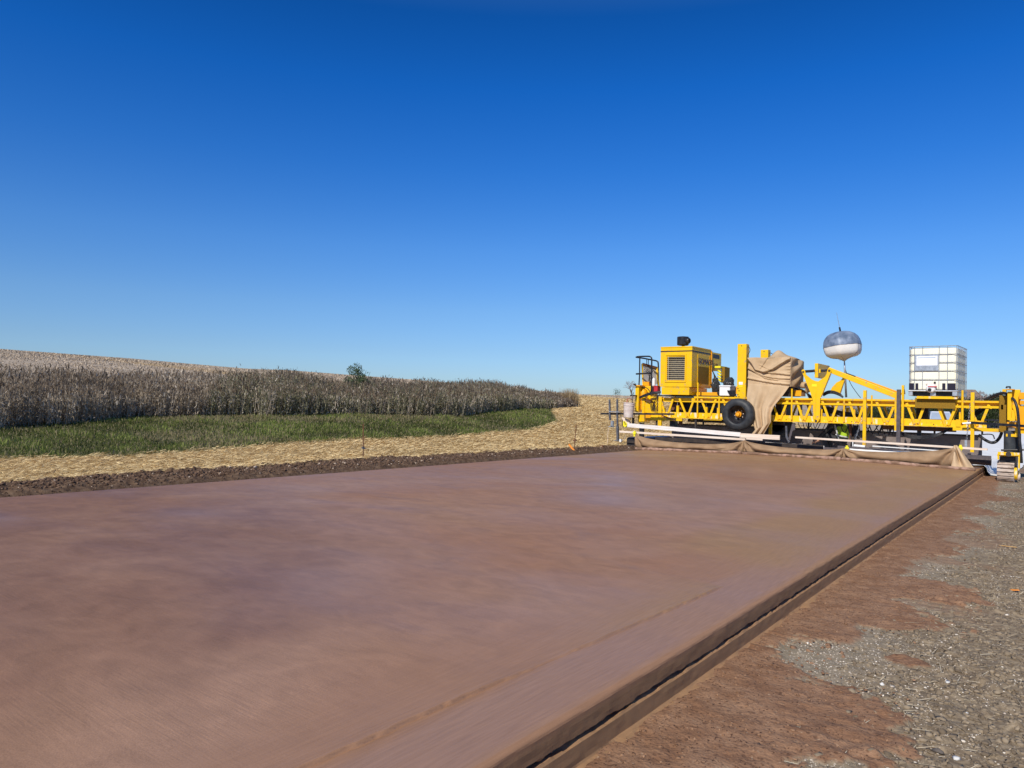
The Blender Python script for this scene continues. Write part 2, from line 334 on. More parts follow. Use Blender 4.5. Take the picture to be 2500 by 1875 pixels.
def ground_mat():
    m = bpy.data.materials.new('ground'); m.use_nodes = True; n = m.node_tree.nodes; l = m.node_tree.links
    p = n['Principled BSDF']; p.inputs['Roughness'].default_value = .95; p.inputs['Specular IOR Level'].default_value = .2
    tc = n.new('ShaderNodeTexCoord')
    def noise(sc, det=5, st=(1, 1, 1)):
        mp = n.new('ShaderNodeMapping'); mp.inputs['Scale'].default_value = st; l.new(tc.outputs['Object'], mp.inputs[0])
        z = n.new('ShaderNodeTexNoise'); z.inputs['Scale'].default_value = sc; z.inputs['Detail'].default_value = det; l.new(mp.outputs[0], z.inputs[0]); return z.outputs[0]
    def ramp(f, lo, hi):
        r = n.new('ShaderNodeMapRange'); r.inputs[1].default_value = lo; r.inputs[2].default_value = hi; l.new(f, r.inputs[0]); return r.outputs[0]
    def mix(a, b, f):
        x = n.new('ShaderNodeMix'); x.data_type = 'RGBA'
        for s, q in (('A', a), ('B', b)):
            if isinstance(q, tuple): x.inputs[s].default_value = (*q, 1)
            else: l.new(q, x.inputs[s])
        if isinstance(f, float): x.inputs['Factor'].default_value = f
        else: l.new(f, x.inputs['Factor'])
        return x.outputs['Result']
    def att(nm):
        a = n.new('ShaderNodeAttribute'); a.attribute_name = nm; s = n.new('ShaderNodeSeparateColor'); l.new(a.outputs['Color'], s.inputs[0]); return s.outputs
    z1 = att('zone'); z2 = att('verge')
    grey = mix((.225, .182, .125), (.33, .265, .185), ramp(noise(9), .35, .65))
    grey = mix(grey, (.78, .66, .52), ramp(noise(75, 3), .60, .72))
    loose = mix((.175, .130, .085), (.295, .228, .150), ramp(noise(30), .4, .62))
    loose = mix(loose, (.42, .35, .28), ramp(noise(90, 2), .66, .74))
    clay = mix((.235, .122, .066), (.32, .182, .105), ramp(noise(7), .35, .65))
    clay = mix(clay, (.15, .078, .044), ramp(noise(38), .56, .70)); clay = mix(clay, (.085, .042, .025), ramp(noise(95, 4, (1, .6, 1)), .61, .67)); clay = mix(clay, (.42, .28, .18), ramp(noise(60, 4), .64, .74))  # dark flecks paint the shade of small crevices into the clay colour
    verge = mix(mix(grey, loose, z2[1]), clay, z2[0])
    strawc = mix((.26, .16, .07), (.56, .39, .17), ramp(noise(16, 6), .38, .6))
    grassc = mix((.07, .085, .028), (.13, .13, .05), ramp(noise(6), .4, .6))
    fieldc = mix((.36, .285, .205), (.46, .375, .28), ramp(noise(1.7, 8, (1, .5, 1)), .42, .60))
    soil = mix((.085, .050, .030), (.155, .10, .062), ramp(noise(12), .4, .62))
    geo = n.new('ShaderNodeSeparateXYZ'); l.new(tc.outputs['Object'], geo.inputs[0])
    left = ramp(geo.outputs[0], -9.0, -9.1)
    c = mix(verge, soil, left)
    c = mix(c, strawc, z1[0]); c = mix(c, grassc, z1[1]); c = mix(c, fieldc, z1[2])
    l.new(c, p.inputs['Base Color'])
    bp = n.new('ShaderNodeBump'); bp.inputs['Strength'].default_value = .75; bp.inputs['Distance'].default_value = .012
    l.new(noise(55, 6), bp.inputs['Height']); l.new(bp.outputs[0], p.inputs['Normal'])
    return m
ground = gridmesh('ground', X, Y, Z, ground_mat(), {'zone': a1, 'verge': a2}); tag(ground, kind='structure')
def ground_z(x, y): return terr(x, y) + terr_rough(np.asarray(x, float), np.asarray(y, float))

# ------------------------------------------------------------------ slab
def slab_mat(name, white=False):
    m = bpy.data.materials.new(name); m.use_nodes = True; n = m.node_tree.nodes; l = m.node_tree.links
    p = n['Principled BSDF']
    tc = n.new('ShaderNodeTexCoord')
    def noise(sc, det=5, st=(1, 1, 1), dist=0.):
        mp = n.new('ShaderNodeMapping'); mp.inputs['Scale'].default_value = st; l.new(tc.outputs['Object'], mp.inputs[0])
        z = n.new('ShaderNodeTexNoise'); z.inputs['Scale'].default_value = sc; z.inputs['Detail'].default_value = det; z.inputs['Distortion'].default_value = dist; l.new(mp.outputs[0], z.inputs[0]); return z.outputs[0]
    def ramp(f, lo, hi, a=0., b=1.):
        r = n.new('ShaderNodeMapRange'); r.inputs[1].default_value = lo; r.inputs[2].default_value = hi; r.inputs[3].default_value = a; r.inputs[4].default_value = b; l.new(f, r.inputs[0]); return r.outputs[0]
    def mix(a, b, f):
        x = n.new('ShaderNodeMix'); x.data_type = 'RGBA'
        for s, q in (('A', a), ('B', b)):
            if isinstance(q, tuple): x.inputs[s].default_value = (*q, 1)
            else: l.new(q, x.inputs[s])
        if isinstance(f, float): x.inputs['Factor'].default_value = f
        else: l.new(f, x.inputs['Factor'])
        return x.outputs['Result']
    def math_(op, a, b=None):
        x = n.new('ShaderNodeMath'); x.operation = op
        for i, q in enumerate((a, b)):
            if q is None: continue
            if isinstance(q, (int, float)): x.inputs[i].default_value = q
            else: l.new(q, x.inputs[i])
        return x.outputs[0]
    sx = n.new('ShaderNodeSeparateXYZ'); l.new(tc.outputs['Object'], sx.inputs[0])
    edge = ramp(sx.outputs[0], -2.35, -1.85)
    big = noise(.33, 3, (1, 1, 1), .6)
    c = mix((.33, .168, .088), (.365, .208, .128), ramp(big, .38, .6))
    c = mix(c, (.33, .180, .100), ramp(noise(.55, 4, (.6, 1.2, 1), .4), .54, .70))
    c = mix(c, (.285, .160, .104), ramp(noise(1.5, 6, (.7, 1.6, 1), .3), .58, .74))
    c = mix(c, (.335, .185, .108), math_('MULTIPLY', edge, .6))
    tn = n.new('ShaderNodeAttribute'); tn.attribute_name = 'tone'; ts = n.new('ShaderNodeSeparateColor'); l.new(tn.outputs['Color'], ts.inputs[0])
    c = mix(c, (.345, .198, .095), math_('MULTIPLY', ts.outputs[0], ramp(noise(1.2, 6, (1, 1, 1), .4), .2, .6, .55, 1.))); c = mix(c, (.235, .122, .072), math_('MULTIPLY', ts.outputs[1], ramp(noise(1.6, 6, (1, 1, 1), .6), .25, .6, .4, 1.))); c = mix(c, (.325, .195, .138), ts.outputs[2])
    fine = math_('MULTIPLY', ramp(noise(26, 6, (.35, 2.4, 1)), .3, .7, .95, 1.05), math_('MULTIPLY', ramp(noise(4.5, 8, (1, 1.5, 1), .8), .3, .7, .89, 1.11), ramp(noise(190, 3), .3, .7, .86, 1.14)))
    fl = ramp(noise(30, 5, (3.0, .18, 1)), .3, .7, .90, 1.10)
    mxf = n.new('ShaderNodeMix'); mxf.data_type = 'FLOAT'; l.new(edge, mxf.inputs['Factor']); l.new(fine, mxf.inputs['A']); l.new(fl, mxf.inputs['B'])
    hsv = n.new('ShaderNodeHueSaturation'); l.new(c, hsv.inputs['Color']); l.new(mxf.outputs['Result'], hsv.inputs['Value'])
    l.new(hsv.outputs[0], p.inputs['Base Color'])
    rg_ = n.new('ShaderNodeMix'); rg_.data_type = 'FLOAT'; l.new(ramp(sx.outputs[0], -1.53, -1.49), rg_.inputs['Factor']); l.new(ramp(noise(.4, 4, (.8, 1.3, 1), .5), .35, .62, .38, .64), rg_.inputs['A']); rg_.inputs['B'].default_value = .95
    l.new(rg_.outputs['Result'], p.inputs['Roughness'])
    p.inputs['Specular IOR Level'].default_value = .26
    b1 = math_('ADD', math_('MULTIPLY', noise(40, 5, (.16, 2.6, 1)), ramp(noise(1.1, 3), .42, .62, .15, 1.)), math_('MULTIPLY', noise(11, 6, (.9, 1.3, 1), .4), .32)); b2 = noise(26, 5, (3.2, .2, 1))
    mb = n.new('ShaderNodeMix'); mb.data_type = 'FLOAT'; l.new(edge, mb.inputs['Factor']); l.new(b1, mb.inputs['A']); l.new(b2, mb.inputs['B'])
    grit = noise(130, 3)
    hsum = math_('ADD', mb.outputs['Result'], math_('MULTIPLY', grit, .35))
    bp = n.new('ShaderNodeBump'); bp.inputs['Strength'].default_value = .5; bp.inputs['Distance'].default_value = .0034
    l.new(hsum, bp.inputs['Height']); l.new(bp.outputs[0], p.inputs['Normal'])
    return m
SM = slab_mat('fresh_brown_concrete')
sx_ = graded((XL, -2.6, .12), (-2.6, -1.93, .01), (-1.93, -1.70, .0045), (-1.70, -1.49, .01)); sy_ = graded((-2, 1.4, .2), (1.4, 9, .02), (9, 21, .08))
X, Y = np.meshgrid(sx_, sy_)
lipx = np.interp(Y, [1.2, 1.52, 1.94, 3.19, 3.69, 4.65, 4.9], [-1.88, -1.87, -1.87, -1.82, -1.80, -1.76, -1.75]) + .022 * (fbm(Y, Y * 0, 2.2, 4, 80) - .5) + .016 * (fbm(Y, Y * 0, 26, 3, 81) - .5)
amp = .013 * (1 - sstep(4.55, 4.70, Y)) * (.35 + .9 * fbm(Y, Y * 0, 1.1, 2, 83)) * (1 - .75 * sstep(2.25, 2.7, Y) * (1 - sstep(2.9, 3.3, Y)))
lip = amp * (1 - sstep(-.0025, .0035, X - lipx)) * np.exp(-np.maximum(0, lipx - X) / .16)
trow = .0022 * (fbm(X * 9, Y * .5, 2.5, 4, 90) - .5) * sstep(-2.5, -2.0, X)
gro = np.exp(-((X - lipx - .006) / .0042) ** 2) * np.clip(amp / .013, 0, 1)
Z = crown(X) + lip - .007 * gro + trow + .0035 * (fbm(X, Y, 1.4, 3, 92) - .5)
Z += -.0025 * sstep(-1.52, -1.49, X)
lip_full = np.repeat(lipx[:, :1], len(sx_) + 19 + 2, 1)
# side profile, swept along y: rounded arris, face, ragged slot under it, lower lift, foot
prof = [(-1.479, -.004), (-1.473, -.009), (-1.470, -.016), (-1.469, -.04), (-1.469, -.068), (-1.470, -.090), (-1.486, -.093), (-1.512, -.097), (-1.512, -.106), (-1.490, -.1095),
        (-1.468, -.111), (-1.461, -.116), (-1.459, -.14), (-1.458, -.165), (-1.457, -.184), (-1.447, -.191), (-1.430, -.195), (-1.405, -.199), (-1.37, -.225)]
PX = np.repeat(np.array([p[0] for p in prof])[None], len(sy_), 0); PZ = np.repeat(np.array([p[1] for p in prof])[None], len(sy_), 0)
PY = np.repeat(sy_[:, None], len(prof), 1)
yy = PY; k = np.arange(len(prof))[None]
PX = PX + .006 * (fbm(yy, yy * 0, .9, 4, 100) - .5) + .004 * (fbm(yy * 3, PZ * 30, 4, 3, 103) - .5)
rag = (fbm(yy, k * 1., 16, 4, 107) - .5)
PX = PX + np.where((k >= 6) & (k <= 9), rag * .05, 0); PZ = PZ + np.where((k >= 5) & (k <= 10), (fbm(yy, k * .3, 14, 4, 109) - .5) * .022, 0)
PX = PX + np.where(k >= 15, (fbm(yy, k * .5, 8, 4, 111) - .5) * .03, 0); PZ = PZ + np.where(k >= 15, (fbm(yy, k * .5, 11, 3, 113) - .5) * .014, 0)
PX = PX + .010 * np.sin(yy * .55) * .6
# torn flecks on the upper face
X = np.concatenate([X, PX], 1); Y = np.concatenate([Y, PY], 1); Z = np.concatenate([Z, PZ], 1)
# left face
LX = np.repeat(np.array([[XL - .02, XL - .006]]), len(sy_), 0); LZ = np.repeat(np.array([[-.2, -.01]]), len(sy_), 0); LY = np.repeat(sy_[:, None], 2, 1)
X = np.concatenate([LX, X], 1); Y = np.concatenate([LY, Y], 1); Z = np.concatenate([LZ, Z], 1)
wob = fbm(X, Y, .9, 4, 140) - .5
och = sstep(-2.75, -2.35, X + wob * .5) * sstep(5.0, 6.0, Y + wob) * (1 - .5 * sstep(-1.75, -1.55, X)) + np.where(X < lip_full, np.exp(-np.maximum(0, lip_full - X) / .22), 0) * sstep(2.4, 4.4, Y) * (1 - sstep(4.66, 4.72, Y)) + .8 * sstep(13.5, 17, Y + wob * 3 - (X + 5) * .3)
och = np.where((X > -1.478) & (Z < -.025), .8, och)
drk = sstep(0, 1.6, -2.3 - X + wob * 2) * (1 - sstep(2.4, 4.4, Y + wob * 1.6 + (X + 3.5) * .4)) + .10 * sstep(.58, .75, fbm(X * 1.2, Y * .55, .8, 4, 143))
lil = .6 * sstep(-1.86, -1.78, X + wob * .12) * (1 - sstep(5.0, 6.5, Y)) * (X < -1.49) + .5 * sstep(.47, .62, fbm(X * .5, Y * .8, .5, 4, 147)) * sstep(3.5, 6, Y) * (1 - sstep(12, 15, Y))
lil = lil * np.where(X < -2.2, .7, 1)
tone = np.clip(np.stack([och, drk * (1 - np.clip(och, 0, 1)), lil * (1 - np.clip(och, 0, 1))], -1), 0, 1).reshape(-1, 3)
road = gridmesh('road', X, Y, Z, SM, {'tone': tone})
_nx = X.shape[1] - 1; _sm = np.ones((X.shape[0] - 1, _nx), bool); _sm[:, 2 + len(sx_) + 1:] = False; road.data.polygons.foreach_set('use_smooth', _sm.ravel()); tag(road, kind='structure')

# the stretch behind the machine is already covered with white film
fx = graded((XL - .1, XR - .0, .11)); fy = graded((19.9, 30, .12), (30, 62, 1.))
FX, FY = np.meshgrid(np.concatenate([fx, [XR + .03, XR + .06, XR + .12, XR + .3, XR + .55]]), fy)
wr = fbm(FX, FY, 2.6, 4, 130)
FZ = np.where(FX <= XR, crown(np.clip(FX, XL, XR)) + .02 + .10 * np.maximum(0, wr - .5), np.interp(FX, [XR, XR + .03, XR + .06, XR + .12, XR + .3, XR + .6], [.015, -.03, -.12, -.165, -.18, -.19]) + .08 * np.maximum(0, wr - .45))
FX = FX + np.where(FX > XR, .10 * (wr - .5), 0)
film = gridmesh('plastic_sheet', FX, FY, FZ, M['film'])
tag(film, 'white plastic sheeting spread over the slab behind the yellow machine and down its edge', 'plastic sheet')
# ------------------------------------------------------------------ vegetation and loose ground cover
_rmi = RM.T
def project(P):
    c = (np.asarray(P) - [0, 0, H]) @ RM          # world -> camera (RM is orthonormal)
    return CX + FPX * c[:, 0] / np.maximum(c[:, 2], .01), CY + FPX * c[:, 1] / np.maximum(c[:, 2], .01), c[:, 2]
def visible(x, y, m=250):
    u, v, z = project(np.stack([x, y, np.zeros_like(x)], -1)); return (z > .3) & (u > -m) & (u < 2500 + m)
def mixc(a, b, t): t = np.clip(t, 0, 1)[:, None]; return np.array(a) * (1 - t) + np.array(b) * t
vm = mat('plant_fibre', (1, 1, 1), .85, attr='tint', spec=.15, trans=.32)
vs_ = mat('straw_fibre', (1, 1, 1), .7, attr='tint', spec=.25)
sm_ = mat('loose_stone', (1, 1, 1), .9, attr='tint', spec=.2, bump=.3, bscale=60)
def emit(name, parts, m, label, cat):
    V = []; F = []; C = []; b = 0
    for v, f, c in parts:
        V.append(v); F.append(f + b); C.append(c); b += len(v)
    o = npmesh(name, np.concatenate(V), np.concatenate(F), m, {'tint': np.concatenate(C)})
    return tag(o, label, cat, kind='stuff')
# straw mulch
n = 620000
y = rng.uniform(2.2, 45, n); d = rng.uniform(1.0, 18, n); x = XL - d
edge_j = .5 * (fbm(x, y, 1.3, 4, 60) - .5) + .25 * (fbm(x, y, 9, 3, 61) - .5)
ok = (d + edge_j > b_dirt(y) - .02) & ((d + edge_j < b_straw(y) + .05) | ((y > WEND - 2.5) & (d < 16) & (y < 39.5))) & visible(x, y) & (rng.random(n) < np.clip(16 / (y + 4), .25, 1)) & (d < 2.5 + .42 * y)
x, y = x[ok], y[ok]; n = len(x)
a = rng.normal(.6, .9, n); D = np.stack([np.cos(a), np.sin(a), rng.normal(.12, .2, n)], -1); D /= np.linalg.norm(D, axis=1, keepdims=True)
W = np.stack([-np.sin(a), np.cos(a), rng.normal(0, .5, n)], -1) * (rng.uniform(.0012, .003, n) * (1 + y / 14))[:, None]
P = np.stack([x, y, ground_z(x, y) + rng.uniform(0, .035, n)], -1)
C = mixc((.74, .57, .30), (.46, .32, .15), rng.random(n) ** 1.4) * (.85 + .5 * fbm(x, y, 1.5, 4, 150))[:, None]
C = np.where((rng.random(n) < .12)[:, None], np.array([.80, .64, .36]), C)
emit('straw_mulch', [blades(P, D, W, rng.uniform(.03, .12, n) * (1 + y / 40), C)], vs_, 'golden straw mulch matted over the bank beside the new slab', 'straw')
# green grass
n = 330000
y = rng.uniform(2, WEND - 1.5, n); d = rng.uniform(3.0, 11, n); x = XL - d
edge_j = .5 * (fbm(x, y, 1.3, 4, 60) - .5) + .2 * (fbm(x, y, 9, 3, 61) - .5)
ok = (d + edge_j > b_straw(y) - .03) & (d < b_grass(y) + 1.6) & visible(x, y) & (rng.random(n) < np.clip(14 / (y + 3), .3, 1)) & ((y < 21) | (d > b_straw(y) + .1))
x, y, d = x[ok], y[ok], d[ok]; n = len(x)
P = np.stack([x, y, ground_z(x, y) - .01], -1); cl_ = np.clip(.5 + 2.0 * (fbm(x, y, 1.6, 4, 160) - .5), .08, 1.)
C = mixc((.070, .098, .020), (.20, .225, .065), rng.random(n)) * (.35 + 1.4 * cl_)[:, None]
C = np.where(((rng.random(n) < .22 + .5 * sstep(.50, .7, fbm(x, y, .5, 3, 163))))[:, None], mixc((.24, .20, .10), (.36, .30, .18), rng.random(n)), C)
emit('grass', [blades(P, rdir(n, 1.05), wdir(n, rng.uniform(.003, .006, n) * (1 + y / 18)), rng.uniform(.05, .15, n) * (.6 + .7 * cl_), C, .25)], vm, 'strip of rough green grass between the straw and the tall weeds', 'grass')
# tall dead weeds
_wu = np.array([-300, 0, 221, 316, 506, 633, 695, 821, 948, 1201, 1208, 1245, 1329, 1391, 1408, 1440]); _wv = np.array([893, 897, 905, 912, 917, 913, 913, 933, 929, 933, 933, 941, 953, 962, 984, 1000]) + 2
_wd = np.array([ray(a, b) for a, b in zip(_wu, _wv)]); _wphi = np.arctan2(_wd[:, 0], _wd[:, 1]); _we = _wd[:, 2] / np.hypot(_wd[:, 0], _wd[:, 1])
n = 60000
y = rng.uniform(3.5, WEND, n); d = rng.uniform(6, 15, n); x = XL - d
bj = b_grass(y) + .7 * (fbm(x, y, .8, 3, 170) - .5)
ok = (d > bj) & (d < bj + 4.6) & visible(x, y, 120) & (y < WEND - .5 - .25 * np.abs(d - bj - 2)) & (np.arctan2(x, y) < _wphi[-2])
x, y, d, bj = x[ok], y[ok], d[ok], bj[ok]
keep = rng.random(len(x)) < np.where(d - bj < 1.6, .80, .5); x, y, d, bj = x[keep], y[keep], d[keep], bj[keep]; n = len(x)
gz = terr(x, y); R = np.hypot(x, y); et = np.interp(np.arctan2(x, y), _wphi, _we)
hf = 1.06 * np.maximum(.25, H + R * et - gz); ramp_ = .62 + .38 * sstep(0, 1.8, d - bj)
h = hf * ramp_ * (.70 + .20 * rng.random(n) + .62 * (fbm(x, y, .9, 3, 175) - .28)); h = np.minimum(h, hf * 1.10)
h = np.where(rng.random(n) < .012, h * 1.13, h)
lean = rdir(n, .16); lean[:, 0] += .10; lean /= np.linalg.norm(lean, axis=1, keepdims=True)
P = np.stack([x, y, gz], -1); tone = fbm(x, y, .7, 4, 180); big = fbm(x, y, .22, 3, 185)
base = mixc((.28, .225, .165), (.64, .55, .43), (tone - .3) * 2.3)
base = np.where(((big < .44) & (rng.random(n) < .7))[:, None], mixc((.17, .165, .095), (.34, .315, .20), rng.random(n)), base)
parts = [blades(P, lean, wdir(n, rng.uniform(.004, .008, n)), h, base * 1.15)]
sel = np.repeat(np.arange(n), 15); m_ = len(sel); f = rng.random(m_)
Pl = P[sel] + lean[sel] * (h[sel] * (.03 + .95 * f))[:, None] + rng.normal(0, .035, (m_, 3))
C = base[sel] * rng.uniform(.55, 1.5, m_)[:, None]
C = np.where((rng.random(m_) < .19)[:, None], mixc((.46, .39, .31), (.66, .58, .48), rng.random(m_)), C)
C = np.where(((f > .86) & (rng.random(m_) < .9))[:, None], mixc((.13, .09, .06), (.26, .20, .14), rng.random(m_)), C)
parts.append(blades(Pl, rdir(m_, 1.0), wdir(m_, rng.uniform(.006, .016, m_)), rng.uniform(.05, .15, m_), C, .2))
emit('tall_weeds', parts, vm, 'thick band of tall dead brown weeds along the edge of the field', 'weeds')
# pale tuft at the end of the weed band
n = 900; c0 = (-17.75, 28.0)
x = rng.normal(c0[0], .17, n); y = rng.normal(c0[1], .2, n); P = np.stack([x, y, terr(x, y)], -1)
tf = [blades(P, rdir(n, .22), wdir(n, .008), rng.uniform(.35, .95, n), mixc((.30, .21, .11), (.52, .40, .24), rng.random(n)), .1)]
o = npmesh('ornamental_grass', tf[0][0], tf[0][1], vm, {'tint': tf[0][2]}); tag(o, 'pale dry grass tuft standing at the far end of the weed band', 'grass tuft')
# crop stubble on the hill
n = 150000
u = rng.uniform(-100, 1650, n); R = 22 + 96 * rng.random(n) ** .8
dd = RM @ np.stack([(u - CX) / FPX, np.zeros(n), np.ones(n)]); ph = np.arctan2(dd[0], dd[1]); x = np.sin(ph) * R; y = np.cos(ph) * R
ok = (XL - x > b_grass(y) + 4) & (fbm(x, y, .5, 3, 188) + rng.normal(0, .1, n) > .42) & ((y < WEND - 2) | (XL - x > 15) | (y > 38)); x, y, R = x[ok], y[ok], R[ok]; n = len(x)
P = np.stack([x, y, terr(x, y) - .01], -1)
emit('field_stubble', [blades(P, rdir(n, 1.2), wdir(n, rng.uniform(.006, .012, n) * (1 + R / 25)), rng.uniform(.03, .085, n) * (1 + R / 90),
     mixc((.26, .20, .14), (.54, .44, .33), rng.random(n) ** .8))], vs_, 'pale crop stubble covering the rising field behind the weeds', 'stubble')
# stones and clods
_oct = np.array([(1, 0, 0), (0, 1, 0), (-1, 0, 0), (0, -1, 0), (.7, .7, .6), (-.7, .7, .6), (-.7, -.7, .6), (.7, -.7, .6), (0, 0, .9)])
_of = np.array([(0, 4, 7, 0), (0, 1, 4, 0), (1, 5, 4, 1), (1, 2, 5, 1), (2, 6, 5, 2), (2, 3, 6, 2), (3, 7, 6, 3), (3, 0, 7, 3)])
_cv = np.array([(i, j, k) for i in (-1, 1) for j in (-1, 1) for k in (-1, 1)], float) * .62
_cv = np.concatenate([_cv, [(1, 0, 0), (-1, 0, 0), (0, 1, 0), (0, -1, 0), (0, 0, 1), (0, 0, -1)]])
_q = [(0, 1, 3, 2), (4, 6, 7, 5), (0, 4, 5, 1), (2, 3, 7, 6), (0, 2, 6, 4), (1, 5, 7, 3)]; _ctr = [9, 8, 11, 10, 13, 12]
_cf = np.array([(q[i], q[(i + 1) % 4], c_) for q, c_ in zip(_q, _ctr) for i in range(4)])
def stones(x, y, z, s, C, flat=.6):
    n = len(x); V = _cv[None] * (1 + rng.normal(0, .3, (n, 14, 1)))
    a = rng.uniform(0, 6.28, n); sc = np.stack([s * rng.uniform(.7, 1.4, n), s * rng.uniform(.7, 1.2, n), s * flat * rng.uniform(.6, 1.2, n)], -1)
    V = V * sc[:, None]; X_ = V[..., 0] * np.cos(a)[:, None] - V[..., 1] * np.sin(a)[:, None]; Y_ = V[..., 0] * np.sin(a)[:, None] + V[..., 1] * np.cos(a)[:, None]
    V = np.stack([X_ + x[:, None], Y_ + y[:, None], V[..., 2] + z[:, None]], -1).reshape(-1, 3)
    F = (np.arange(n)[:, None, None] * 14 + _cf[None]).reshape(-1, 3)
    return V, F, np.repeat(C, 14, 0)
def emit3(name, v, f, c, label, cat): return tag(npmesh(name, v, f, sm_, {'tint': c}), label, cat, kind='stuff')
n = 70000
y = 1.9 + 22 * rng.random(n) ** 1.7; x = XR + .08 + rng.uniform(0, 1.75, n)
clp = 1 - sstep(.14, .42, (x - XR) - .22 * fbm(x, y, 1.1, 3, 70) - .1)
for (bx, by, rx, ry) in ((-1.05, 6.5, .55, .55), (-.95, 5.45, .42, .40), (-1.2, 6.0, .35, 1.2), (-.98, 3.55, .50, .42), (-1.2, 3.1, .35, .45), (-1.15, 8.6, .32, .6), (-1.1, 10.6, .34, .7)):
    clp = np.maximum(clp, 1 - sstep(.8, 1.1, np.hypot((x - bx) / rx, (y - by) / ry)))
clp = clp * (1 - (1 - sstep(.7, 1.1, np.hypot((x + 1.08) / .26, (y - 4.35) / .34))))
ok = (rng.random(n) > clp * .985) & (fbm(x, y, 3, 3, 200) + rng.normal(0, .05, n) + .15 * (clp > .05) > .50); x, y = x[ok], y[ok]; n = len(x)
s = .0018 + .0036 * rng.random(n) ** 3 + np.where(rng.random(n) < .02, .007 * rng.random(n), 0)
C = np.where((rng.random(n) < .62)[:, None], mixc((.52, .43, .34), (.82, .74, .62), rng.random(n)), mixc((.22, .17, .115), (.40, .32, .225), rng.random(n)))
v, f, c = stones(x, y, ground_z(x, y) + s * .3, s, C); emit3('gravel', v, f, c, 'fine pale gravel trodden into the ground beside the slab', 'gravel')
n = 40000
y = 1.9 + 20 * rng.random(n) ** 1.6; x = XR + .1 + rng.uniform(0, 1.7, n)
ok = rng.random(n) < .22 + .78 * sstep(.45, 1.05, x - XR + .5 * (fbm(x, y, 1.3, 4, 60) - .5)); x, y = x[ok], y[ok]; n = len(x)
s = .003 + .014 * rng.random(n) ** 3.2; C = mixc((.15, .112, .075), (.32, .25, .17), rng.random(n))
C = np.where((x - XR < .5)[:, None], mixc((.20, .11, .065), (.30, .18, .11), rng.random(n)), C)
v, f, c = stones(x, y, ground_z(x, y) + s * .15, s, C, .7)
n = 30000
y2 = rng.uniform(2, 24, n); x2 = XL - .05 - 1.65 * rng.random(n)
ok = visible(x2, y2) & (XL - x2 < b_dirt(y2) + .1); x2, y2 = x2[ok], y2[ok]; n = len(x2)
s2 = (.005 + .020 * rng.random(n) ** 3) * (.45 + .55 * sstep(.1, .4, XL - x2)); C2 = mixc((.075, .042, .026), (.19, .12, .078), rng.random(n))
C2 = np.where((rng.random(n) < .035)[:, None], np.array([.48, .38, .29]), C2)
v2, f2, c2 = stones(x2, y2, ground_z(x2, y2) + s2 * .3, s2, C2, .75)
emit3('soil_clods', np.concatenate([v, v2]), np.concatenate([f, f2 + len(v)]), np.concatenate([c, c2]), 'crumbled dark soil clods lying along both sides of the slab', 'soil')
n = 14000
y = 1.9 + 14 * rng.random(n) ** 1.6; x = XR + .05 + rng.uniform(0, .9, n)
ok = (fbm(x, y, 2.3, 3, 230) + rng.normal(0, .08, n) > .52) & (rng.random(n) < 1.1 - (x - XR)); x, y = x[ok], y[ok]; n = len(x)
s = .0015 + .007 * rng.random(n) ** 4; v, f, c = stones(x, y, ground_z(x, y) + .01 + s * .2, s, mixc((.17, .088, .048), (.34, .20, .12), rng.random(n)), .7)
emit3('clay_crumbs', v, f, c, 'reddish mortar crumbs scattered at the foot of the slab', 'crumbs')
# dry stalks lying on the right verge
n = 1900
y = 1.9 + 16 * rng.random(n) ** 1.5; x = XR + .5 + 1.3 * rng.random(n) ** .7
a = rng.uniform(0, 3.14, n); D = np.stack([np.cos(a), np.sin(a), rng.normal(.05, .12, n)], -1); W = np.stack([-np.sin(a), np.cos(a), .4 * np.ones(n)], -1) * rng.uniform(.0007, .0018, n)[:, None]
v, f, c = blades(np.stack([x, y, ground_z(x, y) + .008], -1), D, W, rng.uniform(.02, .12, n), mixc((.40, .32, .20), (.62, .54, .40), rng.random(n)))
tag(npmesh('dry_stalks', v, f, vs_, {'tint': c}), 'broken dry stalks scattered over the soil to the right of the slab', 'stalks', kind='stuff')
# a few larger single stones on the verge
stone_spots = [(-.471, 4.40, .017, 'white stone lying alone on the dark soil, the largest and brightest'), (-.727, 4.129, .014, 'flat pale oval stone on the grey gravel'), (-.356, 4.02, .012, 'long whitish stone near the right edge of the verge'),
               (-.342, 3.486, .013, 'cream stone lowest on the verge'), (-.41, 3.52, .028, 'brown grey clod sized rock beside the lowest cream stone')]
for i, (x, y, s, lb) in enumerate(stone_spots):
    cc = (.68, .66, .62) if i < 4 else (.13, .11, .095)
    v, f, c = stones(np.array([x]), np.array([y]), ground_z(np.array([x]), np.array([y])) + s * .35, np.array([s]), np.array([cc]), .6)
    tag(npmesh('stone', v - [x, y, 0], f, sm_, {'tint': c}), lb, 'stone', 'single stones on the verge').location = (x, y, 0)

